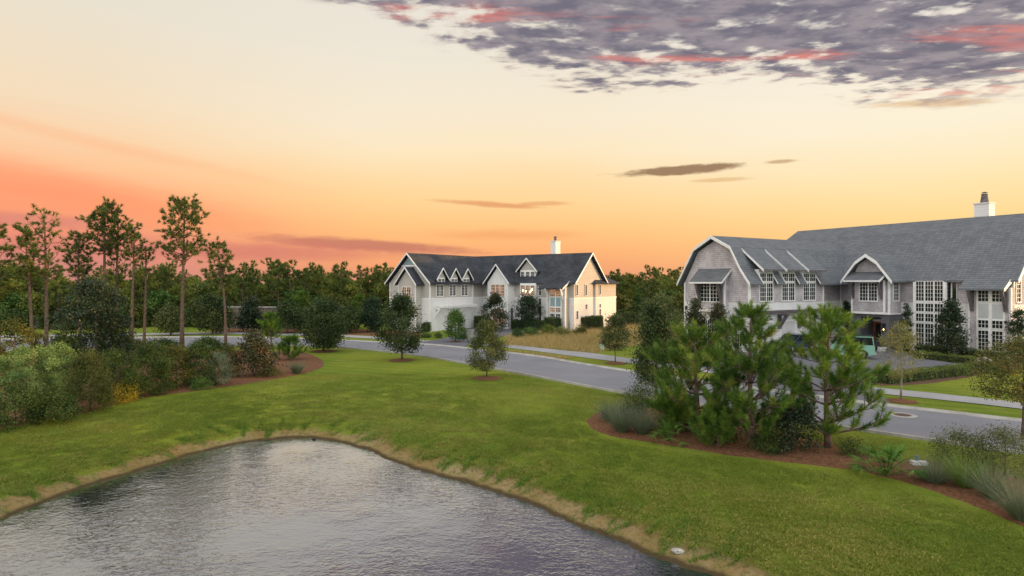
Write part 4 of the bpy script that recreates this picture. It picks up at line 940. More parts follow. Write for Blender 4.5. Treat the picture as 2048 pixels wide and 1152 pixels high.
def blades(P, D, L, wd, droop, r, seg=3, tint=None):
    """arching grass blades: P roots, D start directions, L lengths"""
    n = len(P); D = unit(D); sd = unit(np.cross(D, np.array([0, 0, 1.])+r.normal(0, .2, (n, 3))))
    V = []; p = P.copy(); d = D.copy()
    for i in range(seg+1):
        w = wd*(1-i/(seg+.15))*.5; V += [p-sd*w, p+sd*w]
        d = unit(d+np.array([0, 0, -droop/seg])*r.uniform(.6, 1.4, (n, 1))); p = p+d*(L/seg)[:, None]
    V = np.stack(V, 1); k = V.shape[1]; base = (np.arange(n)*k)[:, None]
    Fq = np.concatenate([base+np.array([2*i, 2*i+1, 2*i+3, 2*i+2]) for i in range(seg)], 0)
    t = np.clip(r.normal(.42, .22, n), 0, 1) if tint is None else tint
    return V.reshape(-1, 3), Fq, np.repeat(t, k)
def grass_clump(label, px, py, h, rad, leafmat, seed, n=420, wd=0.014, droop=1.0, name='grass_clump', group=None):
    r = np.random.default_rng(seed); x, y, z = hit(px, py)
    an = r.uniform(0, 6.28, n); rr = .16*np.sqrt(r.uniform(0, 1, n)); P = np.stack([rr*np.cos(an), rr*np.sin(an), np.zeros(n)], -1)
    sp = r.uniform(0, 1, n)**.7*rad/h*1.1; D = np.stack([np.cos(an)*sp, np.sin(an)*sp, np.ones(n)], -1)
    V, Fq, T = blades(P, D, h*r.uniform(.7, 1.25, n), wd, droop, r, 4)
    V[:, 2] = np.maximum(V[:, 2], 0.005)
    o = link(name, np_mesh(name, V, Fq, T), LM[leafmat]); o.location = (x, y, z)
    return tag(o, label, 'grass', group)
def palmetto(label, px, py, h, seed, nf=20):
    r = np.random.default_rng(seed); x, y, z = hit(px, py)
    root = thing('palmetto', label, 'palm', (x, y, z))
    st = MB()
    for k in range(nf):
        an = r.uniform(0, 6.28); e = r.uniform(.15, 1.25); d = np.array([math.cos(an)*math.sin(e), math.sin(an)*math.sin(e), math.cos(e)])
        L = h*r.uniform(.5, .8); pts = curve_pts((0, 0, .02), d, L, -.25, 4, r, .05); st.tube(pts, [.012, .01, .009, .007], 4)
        tip = pts[-1]; T = unit(pts[-1]-pts[-2]); side = unit(np.cross(T, np.array([0, 0, 1.]))); m = 15
        ang = np.linspace(-1.5, 1.5, m); D = T*np.cos(ang)[:, None]+side*np.sin(ang)[:, None]
        V, Fq, Tn = blades(np.repeat(tip[None], m, 0), D, np.full(m, h*.42), .035, .45, r, 2)
        link('leaf', np_mesh('leaf', V, Fq, Tn), LM['palm'], root)
    part('stem', st, LM['palm'], root); return root
def hedge(label, A, B, wid, h, leafmat, seed, dens=420, size=0.075, name='hedge', group=None):
    """clipped hedge between ground points A and B"""
    r = np.random.default_rng(seed); A, B = np.array(A[:2]), np.array(B[:2]); L = np.linalg.norm(B-A); an = math.atan2(*(B-A)[::-1])
    root = thing(name, label, 'hedge', (A[0], A[1], 0), an, group)
    part('stems', MB().box(.06, L-.06, -wid/2+.07, wid/2-.07, 0, h-.08), M['hedge_core'], root)
    area = [L*h, L*h, L*wid, wid*h, wid*h]; N = int(dens*sum(area)); f = r.choice(5, N, p=np.array(area)/sum(area))
    a, b = r.uniform(0, 1, N), r.uniform(0, 1, N); P = np.zeros((N, 3))
    for k in range(5):
        q = f == k
        if k < 2: P[q] = np.stack([a[q]*L, np.full(q.sum(), (-1)**k*wid/2), b[q]*h], -1)
        elif k == 2: P[q] = np.stack([a[q]*L, (b[q]-.5)*wid, np.full(q.sum(), h)], -1)
        else: P[q] = np.stack([np.full(q.sum(), (k-3)*L), (a[q]-.5)*wid, b[q]*h], -1)
    bumps = 0.05*np.sin(P[:, :1]*5.1+seed)+.04*np.sin(P[:, :1]*11.3+P[:, 2:]*4)
    P += r.normal(0, .045, (N, 3))+bumps*np.array([0, 1, 1]); P[:, 2] = np.maximum(P[:, 2], .02)
    V, Fq, T = leaves(P, size, r, np.clip(r.normal(.42, .2, N)+.15*np.sin(P[:, 0]*1.7), 0, 1))
    link('foliage', np_mesh('foliage', V, Fq, T), LM[leafmat], root); return root
M['hedge_core'] = plain('hedge_twigs', (0.018, 0.026, 0.012), 0.95, 0.2)
M['mulch'] = plain('red_brown_pine_straw', (0.155, 0.068, 0.030), 0.95, 0.35, 9.0, 1.0, 60)
M['mulch_dark'] = plain('brown_bark_mulch', (0.115, 0.058, 0.034), 0.95, 0.3, 9.0, 1.0, 50)

# ------------------------------------------------------------------ planting beds
from mathutils.geometry import delaunay_2d_cdt
def bed(name, pix, mat, lift=0.035, mound=0.06, n=4):
    P = smooth_line([hit(*p)[:2] for p in pix]+[hit(*pix[0])[:2]], n)[:-1]
    r = np.random.default_rng(5); P = P+r.normal(0, .035, P.shape)
    x0, y0 = P.min(0); x1, y1 = P.max(0); st = max(0.5, (x1-x0)/60)
    X, Y = np.meshgrid(np.arange(x0, x1, st), np.arange(y0, y1, st)); k = inside(X, Y, P) & (seg_dist(X, Y, P) > st*.4)
    I = np.stack([X[k], Y[k]], -1); allp = np.vstack([P, I]); m = len(P)
    vs, es, fs, *_ = delaunay_2d_cdt([Vector(p) for p in allp], [(i, (i+1) % m) for i in range(m)], [list(range(m))], 1, 1e-4)
    V = np.array([(v.x, v.y) for v in vs]); d = seg_dist(V[:, 0], V[:, 1], P)
    Z = height_from(sdist(V[:, 0], V[:, 1]))+lift*np.clip(d/.05, 0.15, 1)+mound*np.clip(d/1.2, 0, 1)
    mb = MB(); mb.v = [(a, b, c) for (a, b), c in zip(V, Z)]; mb.f = [tuple(f) for f in fs]
    o = part(name, mb, mat, None, True); o['kind'] = 'structure'; return o
bed('mulch_bed_right', [(1172,842),(1186,859),(1235,875),(1300,886),(1400,901),(1500,916),(1600,927),(1700,940),(1780,957),(1850,977),(1950,1012),(2060,1058),(2200,1110),(2200,1010),(2060,962),(1950,935),(1855,921),(1800,917),(1740,912),(1650,885),(1500,858),(1400,836),(1290,815),(1205,822)], M['mulch'])
bed('mulch_bed_left', [(-60,868),(90,842),(190,822),(280,797),(400,781),(500,767),(590,751),(638,737),(646,723),(622,709),(590,704),(480,702),(330,703),(150,712),(-60,722)], M['mulch'])
bed('mulch_bed_by_hedge', [(1760,772),(1850,768),(1930,756),(2000,742),(2060,735),(2060,726),(1980,736),(1900,747),(1820,758),(1755,765)], M['mulch_dark'], .03, .02)
bed('mulch_bed_by_facade', [(1795,702),(1850,714),(1905,723),(1985,734),(2060,738),(2060,724),(1990,712),(1900,704),(1840,696)], M['mulch_dark'], .03, .02)
bed('mulch_bed_across_road', [(430,664.5),(560,666),(680,669),(760,672.5),(835,677),(835,664),(760,660),(640,655),(430,653)], M['mulch'], .03, .02)
def ring(px, py, rad, label_name='mulch_ring'):
    x, y, z = hit(px, py); r = np.random.default_rng(int(px)); n = 26
    mb = MB(); rr = rad*(1+r.normal(0, .05, n)); an = np.linspace(0, 2*np.pi, n, endpoint=False)
    zz = lambda a, b, l: ground_z(a, b)+l
    o_ = [(x+q*math.cos(a), y+q*math.sin(a)) for q, a in zip(rr, an)]; i_ = [(x+.55*q*math.cos(a), y+.55*q*math.sin(a)) for q, a in zip(rr, an)]
    mb.v = [(a, b, zz(a, b, .03)) for a, b in o_]+[(a, b, zz(a, b, .10)) for a, b in i_]+[(x, y, zz(x, y, .12))]
    mb.f = [(i, (i+1) % n, n+(i+1) % n, n+i) for i in range(n)]+[(n+i, n+(i+1) % n, 2*n) for i in range(n)]
    o = part(label_name, mb, M['mulch'], None, True); o['kind'] = 'structure'

# ------------------------------------------------------------------ street trees
for px, py, rd in ((648,703,1.15),(803,721,1.05),(974,757,.95),(911,684,.7),(1231,727,.85),(1803,803,.75)): ring(px, py, rd)
px_tree('oak_tree', 'broad round live oak on the lawn beside the road bend', 'tree', 648, 703, 597, 84, roundp, 'oak', 15000, .17, bot=690, K=90, cr=.42, seed=11, r0=.09)
px_tree('oak_tree', 'tall teardrop live oak on the lawn in front of the white house garage gable', 'tree', 803, 721, 590, 84, teardrop, 'oak', 14000, .15, bot=702, K=90, cr=.38, seed=12, r0=.08)
px_tree('oak_tree', 'small live oak alone in a mulch ring on the open lawn above the pond', 'tree', 974, 757, 642, 76, teardrop, 'oak_light', 13000, .105, bot=736, K=80, cr=.27, seed=13, r0=.05)
px_tree('maple_tree', 'small fresh green tree on the verge before the white garage doors', 'tree', 911, 684, 620, 46, teardrop, 'green', 6000, .15, bot=676, K=45, cr=.32, seed=14, r0=.05)
px_tree('oak_tree', 'slender thin-trunked street oak on the verge beside the dry meadow', 'tree', 1231, 727, 628, 48, teardrop, 'oak_light', 7000, .12, bot=698, K=55, cr=.3, seed=15, r0=.045)
px_tree('oak_tree', 'dark dense street oak behind the grass clumps, partly hidden by the left bed pine', 'tree', 1311, 797, 606, 84, teardrop, 'oak', 17000, .115, bot=768, K=110, cr=.34, seed=16, r0=.07)
px_tree('oak_tree', 'feathery olive tree in the meadow corner behind the dark street oak', 'tree', 1322, 722, 588, 86, roundp, 'oak_light', 11000, .13, bot=690, K=90, cr=.36, seed=17, r0=.07, shell=.5)
px_tree('elm_tree', 'thin pale-trunked tree with sparse yellow-green leaves on the verge by the hedge', 'tree', 1803, 803, 640, 78, teardrop, 'wispy', 3600, .085, bot=752, K=90, cr=.24, seed=18, bark='bark_pale', r0=.055, limbs=26, shell=.35)
px_tree('maple_tree', 'autumn tree with orange-tipped leaves beside the road and wispy shrubs', 'tree', 2046, 880, 672, 160, roundp, 'orange', 11000, .085, bot=800, K=130, cr=.26, seed=19, r0=.07, limbs=20, shell=.45)

# trees round the houses
px_tree('magnolia_tree', 'dark glossy magnolia standing before the tall window bay', 'tree', 1903, 716, 600, 62, conep, 'magnolia', 8000, .16, bot=706, K=80, cr=.3, seed=21, r0=.07)
px_tree('magnolia_tree', 'narrow bronze magnolia at the outer corner of the shingled gable', 'tree', 1390, 703, 598, 46, conep, 'magnolia_red', 5000, .17, bot=698, K=60, cr=.3, seed=22, r0=.06)
px_tree('magnolia_tree', 'bronze magnolia below the shingled gable window, beside the garage canopy', 'tree', 1437, 706, 606, 48, conep, 'magnolia_red', 5000, .17, bot=700, K=60, cr=.3, seed=23, r0=.06)
px_tree('cypress_tree', 'slim dark cypress between garage wing and entry', 'tree', 1692, 690, 597, 17, column, 'cypress', 4200, .12, bot=688, K=50, cr=.16, seed=24, r0=.05)
px_tree('cypress_tree', 'slim dark cypress right of the entry beside the tall windows', 'tree', 1814, 706, 606, 17, column, 'cypress', 4200, .12, bot=704, K=50, cr=.16, seed=25, r0=.05)
px_tree('cypress_tree', 'dark cypress at the far corner of the shingled house by its flared eave', 'tree', 2036, 722, 617, 28, column, 'cypress', 5200, .12, bot=720, K=60, cr=.2, seed=26, r0=.05)
px_tree('oak_tree', 'dark evergreen tree before the white entrance gable window', 'tree', 990, 663, 588, 50, teardrop, 'magnolia', 5200, .2, bot=655, K=60, cr=.42, seed=27, r0=.09)
px_tree('oak_tree', 'round dark evergreen before the lamp-lit window bay of the white house', 'tree', 1056, 660, 592, 44, roundp, 'cypress', 5200, .2, bot=656, K=60, cr=.42, seed=28, r0=.09)
# ---- trees across the road on the left
for i, (nm, lb, px, py, top, w, pf, lm, sz, bt) in enumerate([
  ('magnolia_tree', 'dark conical magnolia before the tan masonry wall', 503, 664, 593, 40, conep, 'magnolia', .24, 660),
  ('oak_tree', 'soft grey-green oak just right of the tan wall', 575, 667, 606, 52, teardrop, 'oak', .24, 655),
  ('oak_tree', 'rounded grey-green oak before the woods, left of the tan wall', 425, 668, 590, 74, roundp, 'oak', .26, 660),
  ('oak_tree', 'pale small tree beside the far pavement between two tall pine trunks', 342, 671, 612, 40, teardrop, 'oak_light', .22, 660),
  ('magnolia_tree', 'dark evergreen close to the left gable of the white house', 745, 664, 598, 38, teardrop, 'cypress', .24, 660),
  ('oak_tree', 'dark oak standing behind the round lawn oak', 690, 666, 612, 56, roundp, 'oak', .24, 658),
  ('oak_tree', 'low dark tree between the young pines and the round oak', 622, 664, 615, 50, roundp, 'magnolia', .24, 660)]):
    px_tree(nm, lb, 'tree', px, py, top, w, pf, lm, 6500, sz, bot=bt, K=60, cr=.5, seed=40+i, r0=.1)
young_pine('bright green young pine beyond the bronze magnolia shrub', 541, 693, 628, 46, 51, 'pine_bright', 7, 5, .34, 1.0, .22, nn=46, wd=.035)
young_pine('young pine across the road in front of the woods', 607, 662, 584, 44, 52, 'pine', 8, 5, .42, .8, .2, nn=40, wd=.05)
young_pine('slim young pine in the woods edge left of the white house', 716, 658, 592, 42, 53, 'pine', 8, 5, .42, .8, .2, nn=40, wd=.05)
young_pine('bushy young pine among the left thicket below the big magnolia', 222, 745, 628, 60, 54, 'pine', 8, 5, .34, .9, .12, nn=50, wd=.03)

# ---- tall pines on the left
for a in [('tallest pine with a broad domed crown, standing alone over the road', 366, 697, 387, 100, 61, 0, dict(nbr=48, clump=10, frac=.55)),
          ('tall flat-topped pine with thick reddish trunk left of the slender pine', 206, 700, 403, 92, 62, 0, dict(nbr=38, clump=10, frac=.66)),
          ('tall sparse golden pine with open branches and side limb', 90, 712, 410, 84, 63, 0, dict(nbr=28, clump=5, frac=.5)),
          ('pine with drooping tufted crown leaning into the sparse golden pine', 62, 716, 447, 70, 64, -8, dict(nbr=26, clump=8, frac=.55)),
          ('shorter pine with wide tufts left of the flat-topped pine', 160, 700, 464, 74, 65, 0, dict(nbr=26, clump=8, frac=.6)),
          ('thin pine tucked behind the right side of the flat-topped pine', 236, 698, 424, 52, 66, 0, dict(nbr=24, clump=6, frac=.45)),
          ('slender straight pine with small tufted crown', 266, 702, 443, 60, 67, 0, dict(nbr=20, clump=7, frac=.68)),
          ('spindly pine with only a few high tufts', 289, 698, 483, 34, 68, 0, dict(nbr=12, clump=4, frac=.66)),
          ('leaning pine with bent trunk and rounded crown right of the tallest pine', 450, 702, 480, 60, 69, -17, dict(nbr=26, clump=8, frac=.6)),
          ('pine cut by the picture edge beside the pale rounded bush', -6, 722, 438, 64, 70, 0, dict(nbr=26, clump=8, frac=.5))]:
    tall_pine(a[0], a[1], a[2], a[3], a[4], a[5], lean=a[6], **a[7])

# ------------------------------------------------------------------ thicket on the left
px_tree('magnolia_tree', 'big dark broadleaf evergreen rising from the left thicket among pine trunks', 'tree', 190, 752, 558, 130, roundp, 'magnolia', 17000, .15, bot=742, K=120, cr=.4, seed=71, r0=.1)
for i, (lb, px, py, top, w, lm, n, sz) in enumerate([
  ('large pale grey-green rounded bush at the picture edge', 55, 815, 692, 150, 'pale', 12000, .105),
  ('second pale rounded bush behind the large pale one', 118, 800, 688, 90, 'pale', 7000, .105),
  ('brown-tinged scrub tree at the far left under the pines', 28, 770, 636, 110, 'shrub_olive', 7000, .15),
  ('dark leafy undergrowth below the large pale bush', 30, 850, 770, 130, 'shrub', 7500, .11),
  ('low dark bush with pale flowers at the lawn edge', 105, 842, 785, 90, 'shrub', 5500, .1),
  ('olive-yellow bush right of the pale bushes', 180, 822, 704, 84, 'shrub_olive', 7500, .105),
  ('dark olive bush behind the yellow flowering bush', 236, 800, 700, 84, 'shrub', 7000, .11),
  ('bright yellow flowering bush at the mulch edge', 246, 804, 764, 58, 'yellow', 3600, .075),
  ('tall dark green bush in the middle of the thicket', 300, 788, 686, 86, 'shrub', 8000, .11),
  ('olive bush in front of the tallest pine', 352, 776, 690, 70, 'shrub_olive', 6000, .105),
  ('dark bush right of the tallest pine trunk', 398, 772, 684, 66, 'shrub', 6000, .11),
  ('wispy grey-green shrub beside the bronze magnolia shrub', 437, 772, 704, 50, 'grey', 3800, .08),
  ('small bright green shrub on the mulch edge', 402, 779, 756, 32, 'green', 1600, .08),
  ('thin twiggy shrub beneath the leaning pine', 460, 756, 690, 46, 'shrub_olive', 2600, .1),
  ('low brown heathery shrub on the mulch', 540, 755, 733, 44, 'shrub_olive', 1500, .07),
  ('dark low bush behind the thicket near the road', 320, 722, 676, 90, 'shrub', 5000, .15),
  ('mixed green bush behind the thicket by the slim pines', 250, 730, 672, 80, 'shrub_olive', 5000, .15),
  ('dark green bush behind the thicket under the leaning pine', 415, 716, 676, 80, 'shrub', 5000, .14),
  ('tangled bush below the flat-topped pine', 130, 760, 672, 90, 'shrub', 5500, .14)]):
    shrub(lb, px, py, top, w, lm, int(n*1.6), sz*.76, seed=80+i, K=70 if lm != 'pale' else 95, cr=(.19 if w < 70 else .25) if lm != 'pale' else .2, shell=.72)
px_tree('magnolia_shrub', 'bronze-leaved magnolia shrub at the end of the left mulch bed', 'shrub', 507, 755, 662, 84, conep, 'magnolia_red', 7500, .14, bot=750, K=80, cr=.32, seed=110)
young_pine('low dark pine shrub at the tip of the left mulch bed', 578, 722, 678, 56, 111, 'pine', 6, 5, .3, 1.0, .06, nn=60, wd=.028)
grass_clump('stiff grey-green grass clump on the tip of the left mulch bed', 594, 748, .95, .7, 'grey', 112, 420, .022, .5)

# ------------------------------------------------------------------ right bed
young_pine('bushy young pine nearest the grass clumps in the right mulch bed', 1393, 872, 656, 225, 121, 'pine', 9, 5, .25, 1.45, .05, nn=130, wd=.015)
young_pine('tallest young pine in the middle of the right mulch bed', 1503, 897, 611, 238, 122, 'pine', 10, 5, .26, 1.4, .06, nn=130, wd=.015)
young_pine('bright upright young pine in the right mulch bed beside the driveway view', 1657, 897, 616, 245, 123, 'pine_bright', 9, 5, .26, 1.35, .10, nn=130, wd=.015)
for i, (lb, px, py, h, rad) in enumerate([('grey grass fountain at the left tip of the right bed', 1222, 845, 1.15, .85), ('upright grey grass clump second from the bed tip', 1243, 866, 1.35, .85),
    ('grey grass clump with dry skirt beside the palmetto under the pine', 1284, 870, 1.35, .95), ('grey grass clump behind the other fountains at the bed tip', 1262, 838, 1.2, .8)]):
    grass_clump(lb, px, py, h, rad, 'grey', 130+i, 620, .015, .85)
shrub('feathery grey-olive shrub behind the grey grass fountains', 1285, 838, 768, 92, 'shrub', 5200, .065, seed=140, cr=.28, K=50)
shrub('dark green shrub between the left and middle bed pines', 1435, 886, 815, 70, 'shrub', 3600, .08, seed=141, cr=.26)
shrub('dark bushy shrub between the middle and bright bed pines', 1590, 905, 800, 92, 'magnolia', 5200, .09, seed=142, cr=.28)
shrub('yellow-leaved shrub behind the middle bed pine', 1552, 872, 806, 70, 'wispy', 2600, .07, seed=143, cr=.28)
shrub('small reddish low shrub at the foot of the bright bed pine', 1712, 915, 878, 56, 'shrub', 1800, .06, seed=144, cr=.2)
young_pine('knee-high pine seedling at the foot of the left bed pine', 1345, 868, 800, 72, 145, 'pine_bright', 6, 5, .24, 1.3, .05, nn=110, wd=.016)
young_pine('low spreading pine between left and middle bed pines', 1432, 896, 822, 92, 146, 'pine', 6, 5, .24, 1.3, .05, nn=110, wd=.016)
shrub('leafy green shrub behind the left bed pine', 1372, 862, 800, 70, 'green', 3600, .07, seed=147, cr=.2, K=50)
shrub('dark low shrub at the foot of the middle bed pine', 1530, 906, 862, 60, 'shrub', 3200, .06, seed=148, cr=.18, K=40)
palmetto('small palmetto under the left bed pine', 1338, 884, .95, 150, 16)
palmetto('bright green palmetto clump at the mulch edge near the white box', 1772, 952, 1.2, 151, 34)
for i, (lb, px, py, h, rad, lm) in enumerate([('loose grass fountain just right of the white box', 1868, 968, 1.0, .9, 'grey'), ('green upright grass clump in front of the wispy shrubs', 1932, 978, 1.15, .8, 'grass'),
    ('green grass clump between upright and corner clumps', 1986, 1000, 1.15, .85, 'grey'), ('large grey grass clump at the corner of the right bed', 2046, 1042, 1.3, 1.0, 'grey')]):
    grass_clump(lb, px, py, h, rad, lm, 160+i, 620, .013, .8)
for i, (lb, px, py, top, w) in enumerate([('wispy olive shrub beside the road kerb, left of its pair', 1925, 938, 862, 110), ('wispy olive shrub below the autumn tree', 2010, 955, 856, 130)]):
    shrub(lb, px, py, top, w, 'oak_light', 6500, .05, seed=170+i, cr=.24, K=80, prof=roundp)

# ------------------------------------------------------------------ hedges and garden pieces
g3 = lambda px, py: gpt(px, py)
hedge('tall clipped hedge block left of the white garage', g3(848, 663.5), g3(858, 663.8), 1.3, 1.15, 'hedge', 181, 260, .12)
hedge('dark clipped hedge block beside the white garage doors', g3(955, 657), g3(972, 655.5), 1.4, 1.6, 'hedge', 182, 260, .12)
hedge('dark hedge under the lamp-lit window bay', g3(1026, 659.5), g3(1092, 661.5), 1.3, 1.25, 'hedge', 183, 240, .12)
hedge('long clipped hedge along the sunlit end of the white house', g3(1094, 663.5), g3(1201, 658.5), 1.4, 1.75, 'hedge', 184, 220, .12)
hedge('far hedge running from the white house towards the woods', g3(1206, 652), g3(1300, 648), 1.5, 1.8, 'hedge', 185, 200, .13)
hedge('dark clipped hedge below the tall window bay', g3(1832, 706), g3(1898, 712), .8, .75, 'hedge', 186)
hedge('dark clipped hedge below the flared eave windows', g3(1926, 716), g3(2004, 724), .8, .75, 'hedge', 187)
hedge('low fresh hedge edging the drive before the window bay', g3(1832, 716), g3(1962, 731), .8, .55, 'hedge_light', 188)
hedge('long low hedge between drive and right lawn', g3(1766, 768), g3(1988, 742), .9, .62, 'hedge_light', 189)
for i, (px, py, w) in enumerate(((1095, 668, 26), (1125, 671, 30), (1160, 668, 30), (1060, 672, 26), (1035, 676, 24))):
    shrub(['pale green ball shrub in the white house border, by the hedge corner', 'yellow-green low shrub in the white house border before the long hedge', 'tall loose grass-like shrub before the long hedge', 'round green shrub in the border beside the white house drive', 'small green shrub at the drive end of the white house border'][i], px, py, py-17, w, ['hedge_light', 'wispy', 'shrub_olive', 'green', 'hedge'][i], 1300, .14, seed=190+i, cr=.3, K=20)
for i, (px, py) in enumerate(((853, 675.5), (876, 676), (925, 678))):
    shrub(['small shrub on the garage lawn by the pavement', 'round dark shrub on the garage lawn', 'clipped shrub beside the stone pillar'][i], px, py, py-10, 18, 'hedge', 700, .12, seed=200+i, cr=.25, K=14)

def simple(name, label, cat, mb, mat, loc, rz=0.0):
    o = part(name, mb, mat, None); o.location = loc; o.rotation_euler[2] = rz; return tag(o, label, cat)
x, y, z = hit(941, 679)
t = thing('stone_pillar', 'pale stone pillar beside the white house drive', 'pillar', (x, y, 0), .4)
part('shaft', MB().box(-.28, .28, -.28, .28, 0, .95), M['concrete'], t); part('cap', MB().box(-.33, .33, -.33, .33, .952, 1.05), M['concrete'], t)
M['mint'] = plain('pale_mint_plastic', (0.42, 0.60, 0.54), .5, .06)
x, y, z = hit(1204, 700)
t = thing('utility_pedestal', 'pale mint utility pedestal at the meadow edge', 'utility box', (x, y, 0), .3)
part('body', MB().box(-.14, .14, -.14, .14, 0, .55), M['mint'], t); part('lid', MB().box(-.16, .16, -.16, .16, .553, .66), M['mint'], t)
M['whitebox'] = plain('white_enclosure', (0.62, 0.63, 0.64), .5, .05)
x, y, z = hit(1838, 934)
t = thing('irrigation_box', 'low white box with blue valve in the right mulch bed', 'utility box', (x, y, z), -.2)
M['bluep'] = plain('blue_plastic', (0.08, 0.16, 0.3), .5, .1)
part('lid', MB().box(-.24, .24, -.13, .13, .06, .2), M['whitebox'], t); part('base', MB().box(-.26, .26, -.15, .15, -.02, .058), M['concrete'], t); part('valve', MB().lathe([(.03, 0), (.03, .12), (.07, .13), (.07, .17)], (-.05, .05, .2), 10), M['bluep'], t)
x, y, z = hit(64, 718)
t = thing('utility_cabinet', 'white utility cabinet behind the left pine trunks', 'cabinet', (-67, 85, 0), .3)
part('body', MB().box(-.7, .7, -.4, .4, .1, 1.8), M['whitebox'], t); part('plinth', MB().box(-.85, .85, -.5, .5, 0, .098), M['concrete'], t); part('door', MB().box(-.6, .6, -.425, -.402, .3, 1.65), M['whitebox'], t)
# tan wall across the road
M['tanwall'] = courses('tan_masonry', (0.20, 0.165, 0.13), (0.16, 0.13, 0.105), (0.11, 0.09, 0.075), .5, .2, .012)
ax, ay = gpt(440, 657); bx, by = gpt(592, 659)
t = thing('masonry_wall', 'long tan masonry wall with pale coping before the woods', 'wall', (ax, ay, 0), math.atan2(by-ay, bx-ax)); L = math.hypot(bx-ax, by-ay)
part('wall', MB().box(0, L, -.2, .2, -.1, 2.9), M['tanwall'], t)
for k in range(6): part('coping', MB().box(k*L/6+.01, (k+1)*L/6-.01, -.28, .28, 2.903, 3.05), M['concrete'], t)
for k in range(3): part('pier', MB().box(k*(L-.6)/2, k*(L-.6)/2+.6, -.3, -.203, 0, 3.1), M['tanwall'], t)
# boulder
x, y, z = hit(1968, 733); r = np.random.default_rng(9)
import bmesh
bm = bmesh.new(); bmesh.ops.create_icosphere(bm, subdivisions=3, radius=.62)
for v in bm.verts:
    n = v.co.normalized(); k = 1+.10*math.sin(3*n.x+1)+.08*math.sin(5*n.y)+.05*math.sin(9*n.z+4*n.x); v.co = Vector((v.co.x*k*1.15, v.co.y*k*.9, max(v.co.z*k*.75, -.15)))
me = bpy.data.meshes.new('boulder'); bm.to_mesh(me); bm.free()
bo = link('boulder', me, plain('pinkish_granite', (.24, .19, .18), .85, .25, 4, .5, 20), None, True); bo.location = (x, y, .2); tag(bo, 'rounded pinkish boulder beside the low hedge', 'boulder')
# manhole in the road
x, y = gpt(1805, 831)
t = thing('manhole_cover', 'round manhole in a pale concrete collar in the road', 'manhole', (x, y, .027))
part('collar', MB().lathe([(.60, 0), (.59, .006), (.37, .007), (.37, 0)], (0, 0, 0), 36), M['concrete'], t)
part('lid', MB().lathe([(.355, .001), (.355, .008), (.1, .010)], (0, 0, 0), 28), plain('rusty_iron', (.10, .055, .04), .7, .3, 8), t)
#@@NEXT2

# ------------------------------------------------------------------ the woods behind: one mass, scattered from a few tree shapes
def proto_pine(seed, h, R):
    mb, V, Fq, T = tall_pine_arrays(h, R, seed, frac=.42, nbr=26, clump=7, nn=16, nl=.55, wd=.12)
    o = bpy.data.objects.new('wood_pine', mb.mesh('wood_pine_trunk')); return o, (V, Fq, T)
def merged_tree(name, trunk_mb_, V, Fq, T, leafmat, bark):
    """trunk and crown in one mesh with two materials"""
    tv = np.array(trunk_mb_.v); me = bpy.data.meshes.new(name)
    n0 = len(tv); faces = [tuple(f) for f in trunk_mb_.f]+[tuple(int(i)+n0 for i in f) for f in Fq]
    me.from_pydata([tuple(p) for p in tv]+[tuple(p) for p in V], [], faces); me.update()
    a = me.attributes.new('tint', 'FLOAT', 'POINT'); a.data.foreach_set('value', np.concatenate([np.zeros(n0), T]).astype(np.float32))
    me.materials.append(bark); me.materials.append(leafmat)
    mi = np.zeros(len(faces), np.int32); mi[len(trunk_mb_.f):] = 1; me.polygons.foreach_set('material_index', mi)
    return bpy.data.objects.new(name, me)
wood = bpy.data.collections.new('wood_shapes')
for k, (h, R, lm) in enumerate([(9.4, 2.0, 'pine_far'), (8.0, 1.8, 'wood_gold'), (10.6, 2.1, 'pine_far'), (6.6, 1.9, 'wood_gold')]):
    mb, V, Fq, T = tall_pine_arrays(h, R, 300+k, frac=.38, nbr=24, clump=7, nn=16, nl=.55, wd=.13)
    wood.objects.link(merged_tree('shape_%02d' % k, mb, V, Fq, T, LM[lm], M['bark_pine']))
for k, (h, R, pf, lm) in enumerate([(6.4, 2.4, roundp, 'forest'), (5.6, 2.6, roundp, 'green'), (7.2, 2.2, teardrop, 'wood_gold'), (4.6, 2.4, domep, 'shrub_olive'), (3.0, 2.0, domep, 'shrub')]):
    r = np.random.default_rng(320+k); C, V, Fq, T = crown_arrays(h*.22 if k < 3 else .3, h-.4, R, pf, 46, 2300, .36, .55, r)
    wood.objects.link(merged_tree('shape_%02d' % (4+k), trunk_mb(h*.2, h*.85, .11, C, r, limbs=6, n=5), V, Fq, T, LM[lm], M['bark']))
